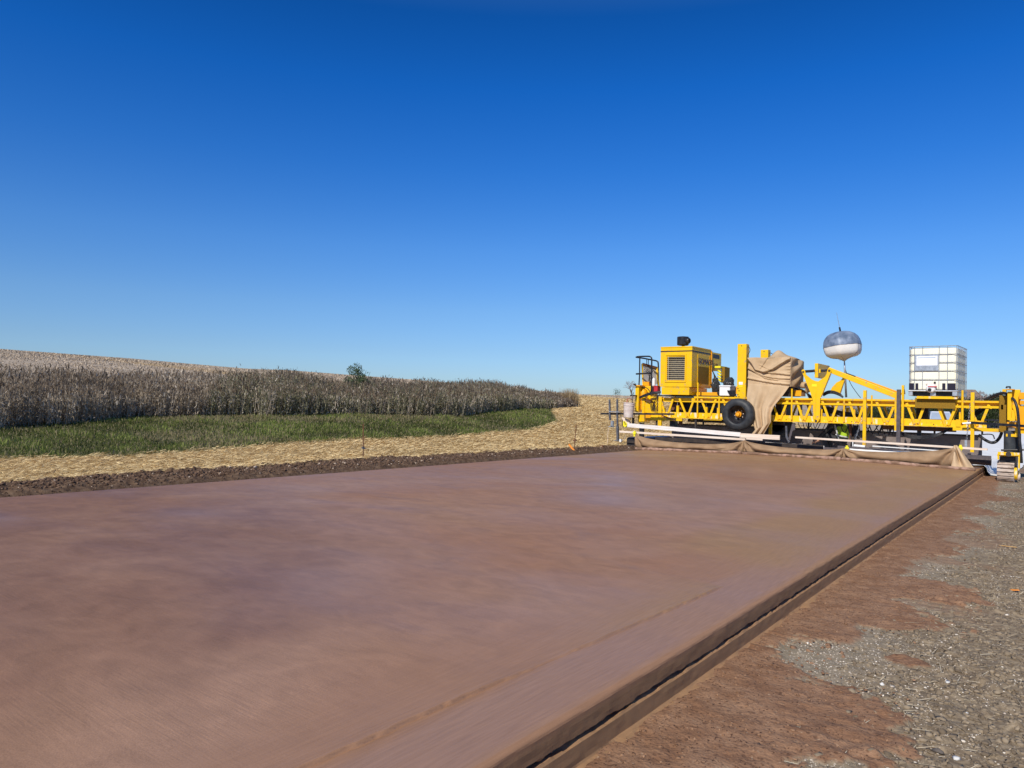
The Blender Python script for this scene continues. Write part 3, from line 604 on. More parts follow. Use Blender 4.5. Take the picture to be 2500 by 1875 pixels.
# ------------------------------------------------------------------ bush, trees, houses
def leafcloud(cx, cy, cz, rx, ry, rz, n, C1, C2, size, seed=0):
    a = rng.normal(0, 1, (n, 3)); a /= np.linalg.norm(a, axis=1, keepdims=True); r = rng.random(n) ** .45
    P = a * r[:, None] * [rx, ry, rz]
    k = fbm(P[:, 0] / rx * 2 + seed, P[:, 2] / rz * 2 + P[:, 1] / ry, 1.6, 3, 220 + seed) > .44
    P = P[k] + [cx, cy, cz]; n = len(P)
    return blades(P, rdir(n, 1.2), wdir(n, size), np.full(n, size * 4.), mixc(C1, C2, rng.random(n)), .1)
def tree(name, label, x, y, h, cr, bare, C1=(.035, .05, .02), C2=(.10, .13, .05), group=None, leaves=900, trunk_r=None, seed=1):
    z0 = float(terr(x, y)) - .05; t = thing(name, label, 'tree' if name != 'bush' else 'bush', (x, y, z0), group)
    rg = random.Random(seed); mb = MB(); tr = trunk_r or h * .02
    mb.tube([(x, y, z0), (x + .01 * h, y, z0 + h * .3), (x, y, z0 + h * .45)], [tr, tr * .8, tr * .6], 6)
    tw = MB(); tips = []
    def br(p, d, L, r, k):
        r = max(r, .045) if bare and h > 6 else r
        q = p + d * L; (mb if k < 2 else tw).tube([p, p + d * L * .5 + Vector((rg.gauss(0, 1), rg.gauss(0, 1), 0)) * L * .05, q], [r, r * .8, r * .55], 4)
        if k >= 4 or (not bare and k >= 3): tips.append(q); return
        for i in range(rg.randint(3, 4)):
            r = max(r, .05) if bare and h > 6 else r; dd = (d + Vector((rg.gauss(0, .55), rg.gauss(0, .55), rg.gauss(.12, .35)))).normalized(); br(q, dd, L * rg.uniform(.62, .8), r * .55, k + 1)
    for i in range(4): br(Vector((x, y, z0 + h * (.22 + .07 * i))), Vector((rg.gauss(0, .5), rg.gauss(0, .5), 1)).normalized(), h * .24, tr * .6, 1)
    mb.build('trunk', M['bark'], t)
    if bare: tw.build('twigs', M['twig'], t)
    else:
        P = []
        for q in tips: P.append(leafcloud(q.x, q.y, q.z - h * .12, cr * .42, cr * .42, cr * .45, max(6, leaves // len(tips)), C1, C2, h * .019, rg.randint(0, 99)))
        V = np.concatenate([a[0] for a in P]); b = np.cumsum([0] + [len(a[0]) for a in P[:-1]]); F = np.concatenate([a[1] + k for a, k in zip(P, b)]); C = np.concatenate([a[2] for a in P])
        o = npmesh('crown', V, F, vm, {'tint': C}); o.parent = t; o.matrix_parent_inverse = Matrix.Translation((-x, -y, -z0))
    return t
M['bark'] = mat('bark', (.09, .07, .055), .9, (.14, .11, .09), 20); M['twig'] = mat('twigs', (.22, .17, .16), .9, (.28, .22, .20), 10)
M['roof'] = mat('brown_shingles', (.20, .15, .125), .9, (.26, .20, .165), 30); M['wall'] = mat('pale_siding', (.58, .55, .52), .8, (.50, .48, .45), 4)
M['greyroof'] = mat('grey_shingles', (.20, .22, .26), .85, (.27, .29, .33), 20); M['glass'] = mat('dark_window', (.03, .035, .045), .1)
def on_ground(u, R):
    d = RM @ np.array([(u - CX) / FPX, 0, 1.]); p = math.atan2(d[0], d[1]); return math.sin(p) * R, math.cos(p) * R
# bush on the weed band
bt = thing('bush', 'small green leafy bush rising above the tall weeds against the sky', 'bush', (-19.0, 16.2, float(terr(-19.0, 16.2))))
_d = ray(873, 915); _k = 25.2 / math.hypot(_d[0], _d[1]); bc = Vector((_d[0] * _k, _d[1] * _k, H + _d[2] * _k)); bt.location = (bc.x, bc.y, float(terr(bc.x, bc.y)))
g0 = Vector(bt.location); mb = MB()
for q in ((-.3, .62, .9), (-.12, 1.0, .7), (.1, .9, .8), (.38, .5, .7), (.62, .35, .45), (-.42, .2, .5), (.2, .2, .4), (-.05, .55, .6)):
    tgt = bc + Vector((q[0] * .8, .1, q[1] * .42 - .05)); mb.tube([g0, (g0 + tgt) / 2 + Vector((.03, 0, .1)), tgt], [.018, .012, .005], 5, 3)
mb.build('stem', M['bark'], bt)
P = []
for cx_, cz_, r_, nn in ((-.20, .02, .30, 900), (-.12, .34, .26, 520), (-.34, .32, .16, 240), (.10, .30, .14, 150), (.05, -.12, .30, 700), (-.36, -.12, .18, 260), (.36, -.14, .20, 360), (.22, .06, .12, 110), (.44, .10, .055, 30), (.46, .22, .04, 16), (-.10, .60, .05, 18), (.13, .44, .06, 26), (.62, -.16, .05, 16), (.80, .02, .05, 22), (.0, -.4, .3, 700), (.2, -.35, .25, 300)):
    P.append(leafcloud(bc.x + cx_ * .9, bc.y + rng.normal(0, .05), bc.z - .12 + cz_ * .78, r_, r_, r_, nn, (.045, .075, .03), (.15, .20, .10), .012, int(nn)))
V = np.concatenate([a[0] for a in P]); b = np.cumsum([0] + [len(a[0]) for a in P[:-1]]); F = np.concatenate([a[1] + k for a, k in zip(P, b)]); C = np.concatenate([a[2] for a in P])
o = npmesh('foliage', V, F, vm, {'tint': C}); o.parent = bt; o.matrix_parent_inverse = Matrix.Translation(-g0)
# trees far away
x, y = on_ground(1542, 112); tree('bare_tree', 'bare branched tree on the field edge behind the left end of the machine', x, y, 3.2, 1.6, True, seed=4, trunk_r=.09)
x, y = on_ground(1502, 116); tree('small_conifer', 'tiny dark green tree on the horizon behind the black sensor posts', x, y, 1.7, 1.2, False, seed=8, leaves=400)
def top_h(u, v, R):
    d = ray(u, v); x, y = on_ground(u, R); return H + R * d[2] / math.hypot(d[0], d[1]) - float(terr(x, y))
for i, (u, R, v, lb) in enumerate(((2376, 300, 950, 'bare tree on the horizon beside the brown roof, leftmost of the bare row'), (2387, 295, 948, 'tallest bare tree of the row behind the black hose'), (2400, 305, 952, 'broad bare tree in the middle of the horizon row'), (2417, 310, 959, 'low bare tree just right of the broad one on the horizon'), (2431, 300, 962, 'last bare tree of the row, next to the yellow leg column'))):
    x, y = on_ground(u, R); h = top_h(u, v, R); tree('bare_tree', lb, x, y, h, h * .4, True, group='bare trees on the right horizon', seed=20 + i, trunk_r=.20)
x, y = on_ground(2438, 220); h = top_h(2438, 963, 220); tree('evergreen_tree', 'olive green bushy tree behind the black hose, right of the bare trees', x, y, h, h * .8, False, (.05, .065, .02), (.13, .15, .06), leaves=3000, seed=40)
_rg = random.Random(5); _ord = 'first second third fourth fifth sixth seventh eighth ninth tenth eleventh twelfth thirteenth fourteenth fifteenth sixteenth seventeenth eighteenth nineteenth twentieth twenty-first twenty-second'.split()
for i, u in enumerate([2078, 2098, 2128, 2148, 2166] + list(range(2208, 2445, 15))):
    u += _rg.uniform(-4, 4); R = _rg.uniform(83, 91); v = 995 + _rg.uniform(-4, 6) - (6 if u > 2340 else 0); x, y = on_ground(u, R); h = top_h(u, v, R)
    tree('evergreen_tree', 'dark green tree in the far row behind the truss, %s from the left' % _ord[i], x, y, h, h * 1.35, False, (.025, .038, .014), (.085, .11, .045), group='dark green trees seen through the truss', leaves=3600, seed=60 + i)
def house(name, label, u, R, wd, dp, wh, rh, roofm, wallm, rot=0., win=True):
    x, y = on_ground(u, R); z = float(terr(x, y)) - .3; t = thing(name, label, 'house', (x, y, z)); c, s = math.cos(rot), math.sin(rot)
    def tf(mb): mb.v = [(x + a * c - b * s, y + a * s + b * c, z + q) for a, b, q in mb.v]; return mb
    wv = tf(MB().box(-wd / 2, wd / 2, -dp / 2, dp / 2, 0, wh)).build('wall', wallm, t)
    r = MB().add([(-wd / 2 - .3, -dp / 2 - .4, wh), (wd / 2 + .3, -dp / 2 - .4, wh), (wd / 2 + .3, dp / 2 + .4, wh), (-wd / 2 - .3, dp / 2 + .4, wh), (-wd / 2 - .3 + dp * .3, 0, wh + rh), (wd / 2 + .3 - dp * .3, 0, wh + rh)],
                 [(0, 1, 5, 4), (2, 3, 4, 5), (1, 2, 5), (3, 0, 4), (3, 2, 1, 0)])
    tf(r).build('roof', roofm, t)
    if win:
        for a in (-wd * .25, wd * .2): tf(MB().box(a, a + 1.1, -dp / 2 - .03, -dp / 2 + .02, 1., 2.1)).build('window', M['glass'], t)
    return t
_ht = top_h(2362, 949, 300)
house('house', 'far house with brown hipped roof showing above the truss beside the bare trees', 2352, 300, 13, 11, _ht - 4.0, 4.0, M['roof'], M['wall'])
def pickup():
    x, y = on_ground(2296, 75); z = float(terr(x, y)); t = thing('parked_van', 'pale grey parked vehicle with sloping hood seen through the truss under the tank', 'van', (x, y, z))
    rot = .18; c, s = math.cos(rot), math.sin(rot)
    def tf(mb): mb.v = [(x + a * c - b * s, y + a * s + b * c, z + q) for a, b, q in mb.v]; return mb
    def pr(poly, y0, y1):
        mb = MB(); n = len(poly); mb.add([(a, y0, q) for a, q in poly] + [(a, y1, q) for a, q in poly], [tuple(range(n)), tuple(range(2 * n - 1, n - 1, -1))] + [(i, i + n, (i + 1) % n + n, (i + 1) % n) for i in range(n)]); return tf(mb)
    b = pr([(-1.0, .4), (.95, .4), (1.0, .9), (.85, 1.0), (-.95, 1.0), (-1.0, .9)], -2.3, 2.3).build('body', M['white'], t, bevel=.05)
    pr([(-.95, 1.0), (.85, 1.0), (.62, 1.72), (-.78, 1.72)], -1.6, 1.9).build('cabin', M['van'], t, bevel=.06)
    pr([(-.80, 1.05), (.72, 1.05), (.55, 1.60), (-.70, 1.60)], -1.64, -1.58).build('windscreen', M['vanglass'], t)
    for a in (-.85, .85):
        tf(MB().lathe((a, -1.5, .36), [(.36, -.12), (.37, 0), (.36, .12)], 'x', 20)).build('wheel', M['rubber'], t)
        tf(MB().box(a - .14 if a < 0 else a - .16, a + .12, -2.33, -2.28, .68, .84)).build('headlight', M['label'], t)
    tf(MB().box(-.5, .5, -2.34, -2.28, .62, .85)).build('grille', M['dark'], t)
M['van'] = mat('grey_blue_paint', (.42, .46, .54), .35); M['vanglass'] = mat('van_glass', (.30, .36, .46), .15)
pickup()

# stakes on the left verge
def stake(u, v0, v1, Y, lean, lb):
    p = at(u, v1, Y); q = at(u + lean, v0, Y); p.z -= .12; t = thing('survey_stake', lb, 'stake', tuple(p), 'steel stakes beside the slab')
    MB().tube([p, q], .011, 8).build('rod', M['rust'], t)
    return t, p, q
t, p, q = stake(887, 1035, 1122, 9.9, 0, 'thin rusty steel stake with a string clamp, alone on the left verge')
c_ = at(887, 1094, 9.9); MB().bar(c_ + Vector((-.045, 0, .01)), c_ + Vector((.05, 0, -.005)), .022).bar(c_ + Vector((0, 0, -.02)), c_ + Vector((0, 0, .03)), .032).bar(c_, c_ + Vector((.20, .05, -.015)), .006).build('clamp', M['steel'], t)
t, p, q = stake(1401, 1037, 1098, 15.8, 6, 'thin rusty steel stake leaning beside the orange lath')
c_ = at(1403.5, 1075, 15.8); MB().bar(c_ + Vector((-.05, 0, 0)), c_ + Vector((.05, 0, 0)), .028).bar(c_ + Vector((0, 0, -.03)), c_ + Vector((0, 0, .03)), .035).build('clamp', M['rust'], t)
a_, b_ = at(1389, 1085, 15.55), at(1405, 1101, 15.5); b_.z -= .03
tag(MB().bar(a_, b_, .045, .012).build('survey_lath', M['orangelath']), 'orange painted wooden lath leaning over on the soil by the second stake', 'lath')
a_ = at(1471, 1093, 17.2); tag(MB().box(a_.x - .02, a_.x + .02, 17.18, 17.22, a_.z - .12, a_.z + .07).build('wooden_stub', M['rust']), 'short brown stub of a stake in the soil left of the machine', 'stake')
g_ = Vector((XL - 1.5, 12.2, 0))
M['padmud'] = mat('mud_caked_track_pad', (.54, .44, .36), .9, (.22, .16, .12), 9, 6, lo=.50, hi=.66, bump=.3, stretch=(.6, 1, 2))
M['galv2'] = mat('grey_console_sheet', (.42, .42, .44), .5, (.34, .34, .36), 7); M['black2'] = mat('grey_cylinder_steel', (.035, .04, .048), .35, (.06, .065, .07), 8)
M['galv2b'] = M['galv']
# ------------------------------------------------------------------ the machine
YF, YR = 19.5, 20.9
mc = thing('texture_curing_machine', 'long yellow road texturing and curing machine spanning the slab on crawler tracks', 'paving machine', (-5.3, 20.2, 0))
def part(name, mb, m, parent=None, **k): return mb.build(name, M[m], parent or mc, **k)
ZT, ZB = 1.50, .905
xl, xr = at(1590, 1000, YF).x, at(2442, 1000, YF).x
XT0 = at(1697, 967, YF).x
for Yc, sgn in ((YF, 1), (YR, -1)):
    b0, b1 = (Yc - .05, Yc + .05)
    x_l, x_r = (xl, xr) if sgn > 0 else (xl + .1, xr - .25)
    part('top_rail', MB().box(XT0 if sgn > 0 else x_l, x_r, b0 - .02, b1 + .03, ZT - .045, ZT), 'yellow')
    part('web', MB().box(x_l, x_r, Yc + .055, Yc + .065, ZT - .16, ZT - .046), 'yellow')
    part('middle_rail', MB().box(XT0 if sgn > 0 else x_l, x_r, b0 - .01, b1, ZT - .165, ZT - .115), 'yellow')
    lo = MB().box(x_l, x_r - .25, Yc - .01, Yc + .03, ZB, ZB + .145); part('bottom_rail', lo, 'yellow' if sgn < 0 else 'yellow_dirty')
    part('bottom_flange', MB().box(x_l, x_r - .25, Yc - .06, Yc + .07, ZB - .018, ZB - .001), 'yellow')
def zbr(p0, p1, Yc, m='yellow', w=.055):
    a = at(*p0, YF); b = at(*p1, YF); a.y = b.y = Yc
    part('brace', MB().bar(a, b, w, .03), m)
front = [((1617, 983), (1624, 1010)), ((1644, 975), (1632, 1012)), ((1660, 973), (1678, 1018)), ((1696, 973), (1680, 1018)), ((1713, 974), (1730, 1019)), ((1749, 974), (1733, 1019)), ((1766, 974), (1783, 1020)),
         ((1884, 976), (1902, 1024)), ((1924, 977), (1906, 1024)), ((1945, 977), (1962, 1026)), ((1984, 979), (1965, 1026)), ((2008, 978), (2026, 1028)), ((2048, 979), (2030, 1028)), ((2074, 979), (2091, 1030)),
         ((2110, 985), (2095, 1030)), ((2141, 981), (2161, 1031)), ((2184, 990), (2165, 1034)), ((2214, 984), (2234, 1035)), ((2259, 985), (2241, 1034)), ((2288, 985), (2309, 1040)), ((2337, 986), (2315, 1038)), ((2371, 1000), (2387, 1040)), ((2415, 988), (2396, 1034))]
for p0, p1 in front: zbr(p0, p1, YF - .025)
for i, (p0, p1) in enumerate(front): 
    if i > 6: zbr((p0[0] - 14, p0[1] + 1), (p1[0] - 14, p1[1]), YR + .02)
for u, v0, v1, w in ((1704, 934, 1018, 3.6), (1756, 968, 1022, 4.5), (1933.5, 949, 1024, 4), (2061, 976, 1030, 4), (2128.5, 965, 1031, 3.6), (2350, 953, 1033, 4.6), (1795, 968, 1012, 4), (1610, 975, 1050, 6)):
    r = w / 2 / 92; a = at(u, v0, YF - .06); b = at(u, v1, YF - .06); b.x = a.x
    part('upright', MB().tube([a, b], r, 10), 'yellow', smooth=False)
for u, v0, v1 in ((2112, 953, 1088), (2375, 958, 1104)):
    a = at(u, v0, YF - .12); part('leg_post', MB().box(a.x - .035, a.x + .035, YF - .16, YF - .08, at(u, v1, YF - .12).z, a.z), 'yellow')
# vertical mast guide by the middle right
a = at(2195, 951, YF - .16); z1 = at(2195, 1080, YF - .16).z
part('guide_column', MB().box(a.x - .04, a.x + .04, YF - .22, YF - .14, z1, a.z), 'greysteel')
part('guide_rail', MB().box(a.x - .095, a.x - .055, YF - .14, YF - .08, at(2188, 1051, YF).z, at(2188, 958, YF).z), 'yellow')
part('guide_rail', MB().box(a.x + .052, a.x + .10, YF - .15, YF - .08, at(2202, 1053, YF).z, at(2202, 941, YF).z).plate([(2201, 941), (2206, 952), (2207, 962), (2202, 962)], YF - .08, YF + .12), 'yellow')
# threaded adjuster rods and clamps
for u, v0, v1 in ((1620.5, 978, 1000), (1654, 978, 994), (1689, 979, 1012), (1724, 979, 998), (1753, 980, 1000), (1915, 983, 1003), (1955, 984, 1005), (2005, 983, 1003), (2085, 985, 1003), (2225, 990, 1010), (2326, 994, 1012), (2344, 992, 1010)):
    part('adjuster_rod', MB().tube([at(u, v0, YF + .09), at(u, v1, YF + .09)], .009, 6), 'galv')
    part('adjuster_bracket', MB().pbox(u - 2.5, v1 - 4, u + 2.5, v1 + 14, YF + .06, YF + .12), 'yellow')
for u in (1560 + 40 * k for k in range(2, 22)):
    a = at(u, 1010, YF); x = a.x
    if xl < x < xr - .4 and rng.random() < .75: part('bolt', MB().lathe((x, YF - .012, ZB + .035), [(.012, -.012), (.012, .01)], 'y', 6), 'dark')
# cross beams between the trusses
for u in (1600, 1690, 1780, 1880, 1960, 2060, 2140, 2215, 2300, 2400):
    x = at(u, 1000, YF).x
    part('cross_beam', MB().box(x - .04, x + .04, YF + .07, YR - .07, ZT - .15, ZT - .05), 'yellow')
    if u % 40 == 0 or u == 1690: part('cross_beam', MB().box(x - .05, x + .05, YF + .07, YR - .07, ZB - .01, ZB + .08), 'dark')
part('side_beam', MB().pbox(1588, 1019, 1665, 1028, YF - .07, YF - .02), 'yellow')
part('side_beam', MB().pbox(2326, 1043, 2441, 1055, YF - .07, YF - .02), 'yellow')
part('side_beam', MB().pbox(2334, 1024, 2345, 1042, YF - .09, YF - .071), 'yellow')
# deck behind the truss top (operator walkway)
part('walkway', MB().box(at(1600, 1000, YF).x, at(1850, 1000, YF).x, YF + .1, YR - .1, ZT + .004, ZT + .03), 'dark')
part('walkway', MB().box(at(1900, 1000, YF).x, at(2190, 1000, YF).x, YR - .6, YR - .1, ZT - .03, ZT - .01), 'dark')

# ---- engine housing
YE = 19.33
E0, E1 = at(1613.5, 849, YE), at(1690, 847, YE); ex0, ex1, ez1 = E0.x, E1.x, E0.z - .01
ez0 = at(1613, 944, YE).z; gx0, gx1 = at(1628.5, 900, YE).x, at(1672, 900, YE).x; gz1, gz0 = at(1650, 870.5, YE).z, at(1650, 928.5, YE).z
YB1, YB2 = 20.7, 21.5
eb = MB()
eb.box(ex0, gx0, YE, YE + .03, ez0, ez1).box(gx1, ex1, YE, YE + .03, ez0, ez1).box(gx0, gx1, YE, YE + .03, ez0, gz0).box(gx0, gx1, YE, YE + .03, gz1, ez1)
eb.box(ex0, ex0 + .03, YE + .031, YB1, ez0, ez1).box(ex1 - .03, ex1, YE + .031, YB1, ez0, ez1).box(ex0 + .031, ex1 - .031, YB1 - .03, YB1, ez0, ez1 - .001)
eb.box(ex0 + .031, ex1 - .031, YE + .031, YB1 - .031, ez0 + .002, ez0 + .03)
eh = part('engine_housing', eb, 'yellow')
part('roof', MB().box(ex0 - .01, ex1 + .01, YE - .01, YB1, ez1 + .001, ez1 + .035), 'yellow', eh, bevel=.008)
zs = at(1650, 857.5, YE).z
part('stripe', MB().box(ex0 - .003, ex1 + .003, YE - .004, YE - .001, zs - .014, zs + .016).box(ex1 + .001, ex1 + .004, YE, YB1 - .03, zs - .02, zs + .02), 'stripe', eh)
fr = MB(); a, b, c_, d_ = at(1624.5, 864.5, YE).x, at(1676, 864.5, YE).x, at(1650, 933, YE).z, at(1650, 864.5, YE).z
fr.box(a, b, YE - .02, YE - .001, d_ - .035, d_).box(a, b, YE - .02, YE - .001, c_, c_ + .035).box(a, a + .035, YE - .02, YE - .001, c_ + .035, d_ - .035).box(b - .035, b, YE - .02, YE - .001, c_ + .035, d_ - .035)
part('grille_frame', fr, 'yellow', eh)
gl = MB()
for i in range(12):
    z = gz0 + (gz1 - gz0) * (i + .5) / 12; gl.box(gx0, gx1, YE + .002, YE + .022, z - .004, z + .003)
gl.box(gx0 + .035, gx0 + .045, YE - .004, YE + .001, gz0, gz1)
part('grille_louvres', gl, 'louvre', eh)
part('radiator', MB().box(gx0 - .1, gx1 + .1, YE + .12, YE + .16, gz0 - .1, gz1 + .1), 'radiator', eh)
part('skirt', MB().pbox(1615.5, 945, 1682.5, 964, YE + .005, YB1 - .1), 'yellow', eh)
def onx(u, v, X_): d = ray(u, v); t = X_ / d[0]; return Vector((X_, d[1] * t, H + d[2] * t))
dz0, dz1 = ez0 + .06, ez1 - .17; dy0, dy1 = YE + .38, YB1 - .08
dr_ = part('side_door', MB().box(ex1 + .001, ex1 + .012, dy0, dy1, dz0, dz1), 'yellow', eh, bevel=.004)
part('mesh_panel', MB().box(ex1 + .013, ex1 + .017, dy0 + .04, dy1 - .12, dz0 + .05, dz1 - .33), 'perf', dr_)
part('door_edge', MB().box(ex1 + .013, ex1 + .02, dy1 - .06, dy1 - .03, dz0, dz1), 'orange', dr_)
def text(name, s, M4, size, m, parent, ext=.002):
    cu = bpy.data.curves.new(name, 'FONT'); cu.body = s; cu.size = size; cu.extrude = ext; cu.align_x = 'LEFT'
    ob = bpy.data.objects.new(name, cu); col.objects.link(ob); dg = bpy.context.evaluated_depsgraph_get(); dg.update()
    me = bpy.data.meshes.new_from_object(ob.evaluated_get(dg)); bpy.data.objects.remove(ob)
    me.transform(M4); me.materials.clear(); me.materials.append(M[m])
    o = bpy.data.objects.new(name, me); col.objects.link(o); o.parent = parent
    if parent.type == 'EMPTY': o.matrix_parent_inverse = Matrix.Translation(-Vector(parent.location))
    return o
def face_x(x, y, z, bold=1.): return Matrix(((0, 0, 1, x), (1 * bold, 0, 0, y), (0, 1, 0, z), (0, 0, 0, 1)))
def face_y(x, y, z, sx=1.): return Matrix(((sx, 0, 0, x), (0, 0, -1, y), (0, 1, 0, z), (0, 0, 0, 1)))
text('lettering', 'GOMACO', face_x(ex1 + .016, dy0 + .03, dz1 - .25, 1.08), .225, 'text', dr_, .004)
text('lettering', 'GOMACO', face_x(ex1 + .0145, dy0 + .05, dz1 - .258, 1.08), .225, 'textw', dr_, .0005)
cb = part('rear_cabinet', MB().box(ex1 - .5, ex1 - .001, YB1 + .05, YB2, ez1 - .55, ez1 - .03), 'yellow', eh)
part('cabinet_post', MB().box(ex1 - .02, ex1 + .02, YB1 + .001, YB1 + .045, ez0 + .02, ez1), 'orange', eh)
part('dark_badge', MB().box(ex1 + .001, ex1 + .004, YB1 + .16, YB2 - .16, ez1 - .20, ez1 - .08), 'stripe', eh)
text('lettering', 'C-450', face_x(ex1 + .003, YB1 + .2, ez1 - .44, 1.0), .13, 'text', eh)
hz = at(1650, 964, YE).z
ac = at(1668, 842, YE + .5)
part('intake_stem', MB().lathe((ac.x, ac.y, ez1 + .03), [(.045, 0), (.045, .08)], 'z', 14), 'black', eh)
ai = part('air_cleaner', MB().lathe((ac.x - .01, ac.y, ez1 + .10), [(.12, 0), (.155, .01), (.165, .03), (.165, .235), (.155, .25), (.06, .262)], 'z', 26), 'black', eh, smooth=False)
part('intake_inlet', MB().lathe((ac.x + .14, ac.y - .05, ez1 + .23), [(.07, -.06), (.085, 0), (.085, .06), (.06, .085), (.055, .06)], 'x', 18), 'black', ai, smooth=True)
# plant behind the housing
part('valve_block', MB().box(ex1 - .35, ex1 + .12, 20.2, 20.75, ZT + .03, ZT + .14), 'orange')
part('control_box', MB().pbox(1761, 896, 1769, 934, 20.9, 21.3), 'perf')
part('box_lid', MB().pbox(1745, 893.5, 1759, 898, 20.75, 21.3), 'limey')
for k in range(4):
    part('hydraulic_coupling', MB().tube([at(1753, 905 + 7 * k, 20.8), at(1757, 907 + 7 * k, 20.75), at(1760, 911 + 7 * k, 20.75)], .028, 8), 'limey', smooth=True)
for k in range(7):
    a = at(1738 + 2 * k, 903 + 4 * k, 20.6); part('hose', MB().tube([a, at(1744 + 2 * k, 918 + 3 * k, 20.5), at(1741 + 3 * k, 938 + k, 20.4), at(1752 + 2 * k, 958, 20.3)], .016, 7, 4), 'hose', smooth=True)
for k in range(5):
    part('hose', MB().tube([at(1739, 948 + 2 * k, 19.9), at(1748, 952 + 2 * k, 19.8), at(1758, 962 + k, 19.7), at(1768, 972, 19.7)], .014, 7, 4), 'hose', smooth=True)
part('lower_frame', MB().box(ex1 - .1, at(1768, 960, 19.7).x, 19.75, 20.6, ZT + .035, ZT + .13), 'orange')
# ---- masts
def mast(u0, u1, v0, v1, Y_, dp):
    a, b = at(u0, v0, Y_), at(u1, v0, Y_); z0 = at(u0, v1, Y_).z
    o = part('lift_mast', MB().box(a.x, b.x, Y_, Y_ + dp, z0, a.z), 'yellow', bevel=.006)
    part('pin_hole', MB().lathe(((a.x * .5 + b.x * .5) - .01, Y_ - .002, a.z - .05), [(.014, -.003), (.014, .003)], 'y', 10), 'dark', o)
    return o, a, b, z0
m1, a, b, z0 = mast(1801, 1822.5, 840, 974, 19.38, .22)
part('sticker', MB().pbox(1804, 932.5, 1813, 939, 19.374, 19.378), 'label', m1)
part('sticker', MB().pbox(1804, 941, 1813, 944.5, 19.374, 19.378), 'limey', m1)
for u, v in ((1801.5, 948), (1804, 953.5), (1801.5, 963), (1804, 968)): part('bolt', MB().lathe(at(u, v, 19.37), [(.012, -.01), (.012, .012)], 'y', 8), 'dark', m1)
part('mast_bracket', MB().pbox(1797, 943, 1801, 962, 19.40, 19.55), 'orange', m1)
part('hose', MB().tube([at(1823, 847, 19.45), at(1829, 848, 19.45), at(1831, 856, 19.45), at(1826, 866, 19.45), at(1823, 876, 19.45), at(1824, 900, 19.45), at(1824, 935, 19.45), at(1826, 968, 19.45)], .009, 6, 5), 'hose', m1)
m2, a, b, z0 = mast(1857, 1875.5, 854, 960, 20.9, .22)
part('hose', MB().tube([at(1877, 863, 20.9), at(1882, 862, 20.9), at(1888, 867, 20.9), at(1892, 880, 20.9)], .009, 6, 5), 'hose', m2)
# ---- transport wheel
Yw = 18.98; wc = at(1799, 1012, Yw); 
wh = part('wheel', MB().lathe((wc.x, Yw, wc.z), [(.235, .25), (.235, -.005), (.25, -.02), (.30, -.03), (.36, -.015), (.405, .02), (.422, .05), (.424, .065), (.418, .07), (.424, .075), (.426, .11), (.418, .115), (.426, .12), (.426, .16), (.418, .165), (.424, .17), (.42, .21), (.40, .24), (.35, .27), (.25, .27)], 'y', 56, caps=False), 'rubber', smooth=True)
wh.name = 'wheel'
part('rim', MB().lathe((wc.x, Yw, wc.z), [(.236, -.012), (.228, -.006), (.222, .03), (.205, .05), (.205, .10), (.19, .115), (.185, .17), (.06, .185)], 'y', 48, caps=False).lathe((wc.x, Yw, wc.z), [(.19, .19), (.06, .19)], 'y', 40), 'black', wh, smooth=True)
part('hub', MB().lathe((wc.x, Yw, wc.z), [(.078, .18), (.078, .10), (.070, .095), (.066, .11), (.052, .112), (.052, .05), (.045, .035), (.02, .028)], 'y', 28), 'orange', wh, smooth=False)
for k in range(8):
    t = 2 * math.pi * k / 8 + .2; part('lug_nut', MB().lathe((wc.x + .112 * math.cos(t), Yw + .172, wc.z + .112 * math.sin(t)), [(.012, .02), (.012, -.012)], 'y', 6), 'pinkwood', wh)
part('wheel_arm', MB().box(wc.x - .06, wc.x + .06, Yw + .2, YF - .02, wc.z - .06, wc.z + .06), 'yellow')
# second wheel lying deeper
w2 = at(1905, 1045, 20.6); part('wheel', MB().lathe((w2.x - .1, 20.5, w2.z + .12), [(.22, .2), (.22, 0), (.34, -.02), (.41, .03), (.42, .12), (.40, .2)], 'y', 40), 'rubber', smooth=True)
# ---- bell crank plates, boom
def circ(u, v, r, a0, a1, n=8): return [(u + r * math.cos(math.radians(a0 + (a1 - a0) * i / n)), v + r * math.sin(math.radians(a0 + (a1 - a0) * i / n))) for i in range(n + 1)]
yp = circ(1961, 906, 4.2, 190, 350, 8) + [(1968, 915), (1974, 920), (1981, 926), (1990, 930), (1998, 931), (2006, 925), (2014, 920), (2018, 912), (2020, 904)] + circ(2024.5, 903.5, 4.4, 200, 350, 8) + [(2028, 909), (2012, 950), (2004.5, 968), (2001.5, 975), (2001.5, 1012), (2000, 1026)] + circ(1992, 1028, 5, 20, 160, 6) + [(1986, 1020), (1984, 975), (1977, 955)]
part('crank_plate', MB().plate(yp, YF - .12, YF - .09), 'yellow')
part('crank_rib', MB().pbox(1988.5, 955, 1991, 1024, YF - .14, YF - .121), 'yellow')
part('crank_rib', MB().pbox(1999.2, 972, 2001.5, 1024, YF - .14, YF - .121), 'yellow')
part('crank_edge', MB().bar(at(2027, 912, YF - .05), at(2004, 968, YF - .05), .03, .10), 'yellow')
part('sticker', MB().pbox(1982, 938, 1994, 944, YF - .125, YF - .1205), 'limey')
for u, v, rr in ((1961, 907.5, .022), (2024.5, 904.5, .026), (1992, 1027.5, .026)): part('pivot_pin', MB().lathe(at(u, v, YF - .13), [(rr, -.012), (rr, .012)], 'y', 14), 'dark')
yp2 = circ(2062, 914, 3.6, 190, 350, 6) + [(2064, 922), (2048.5, 964), (2026, 957), (2031, 946), (2042, 934), (2050, 930), (2056, 925)]
part('crank_plate', MB().plate(yp2, YR - .1, YR - .07), 'yellow')
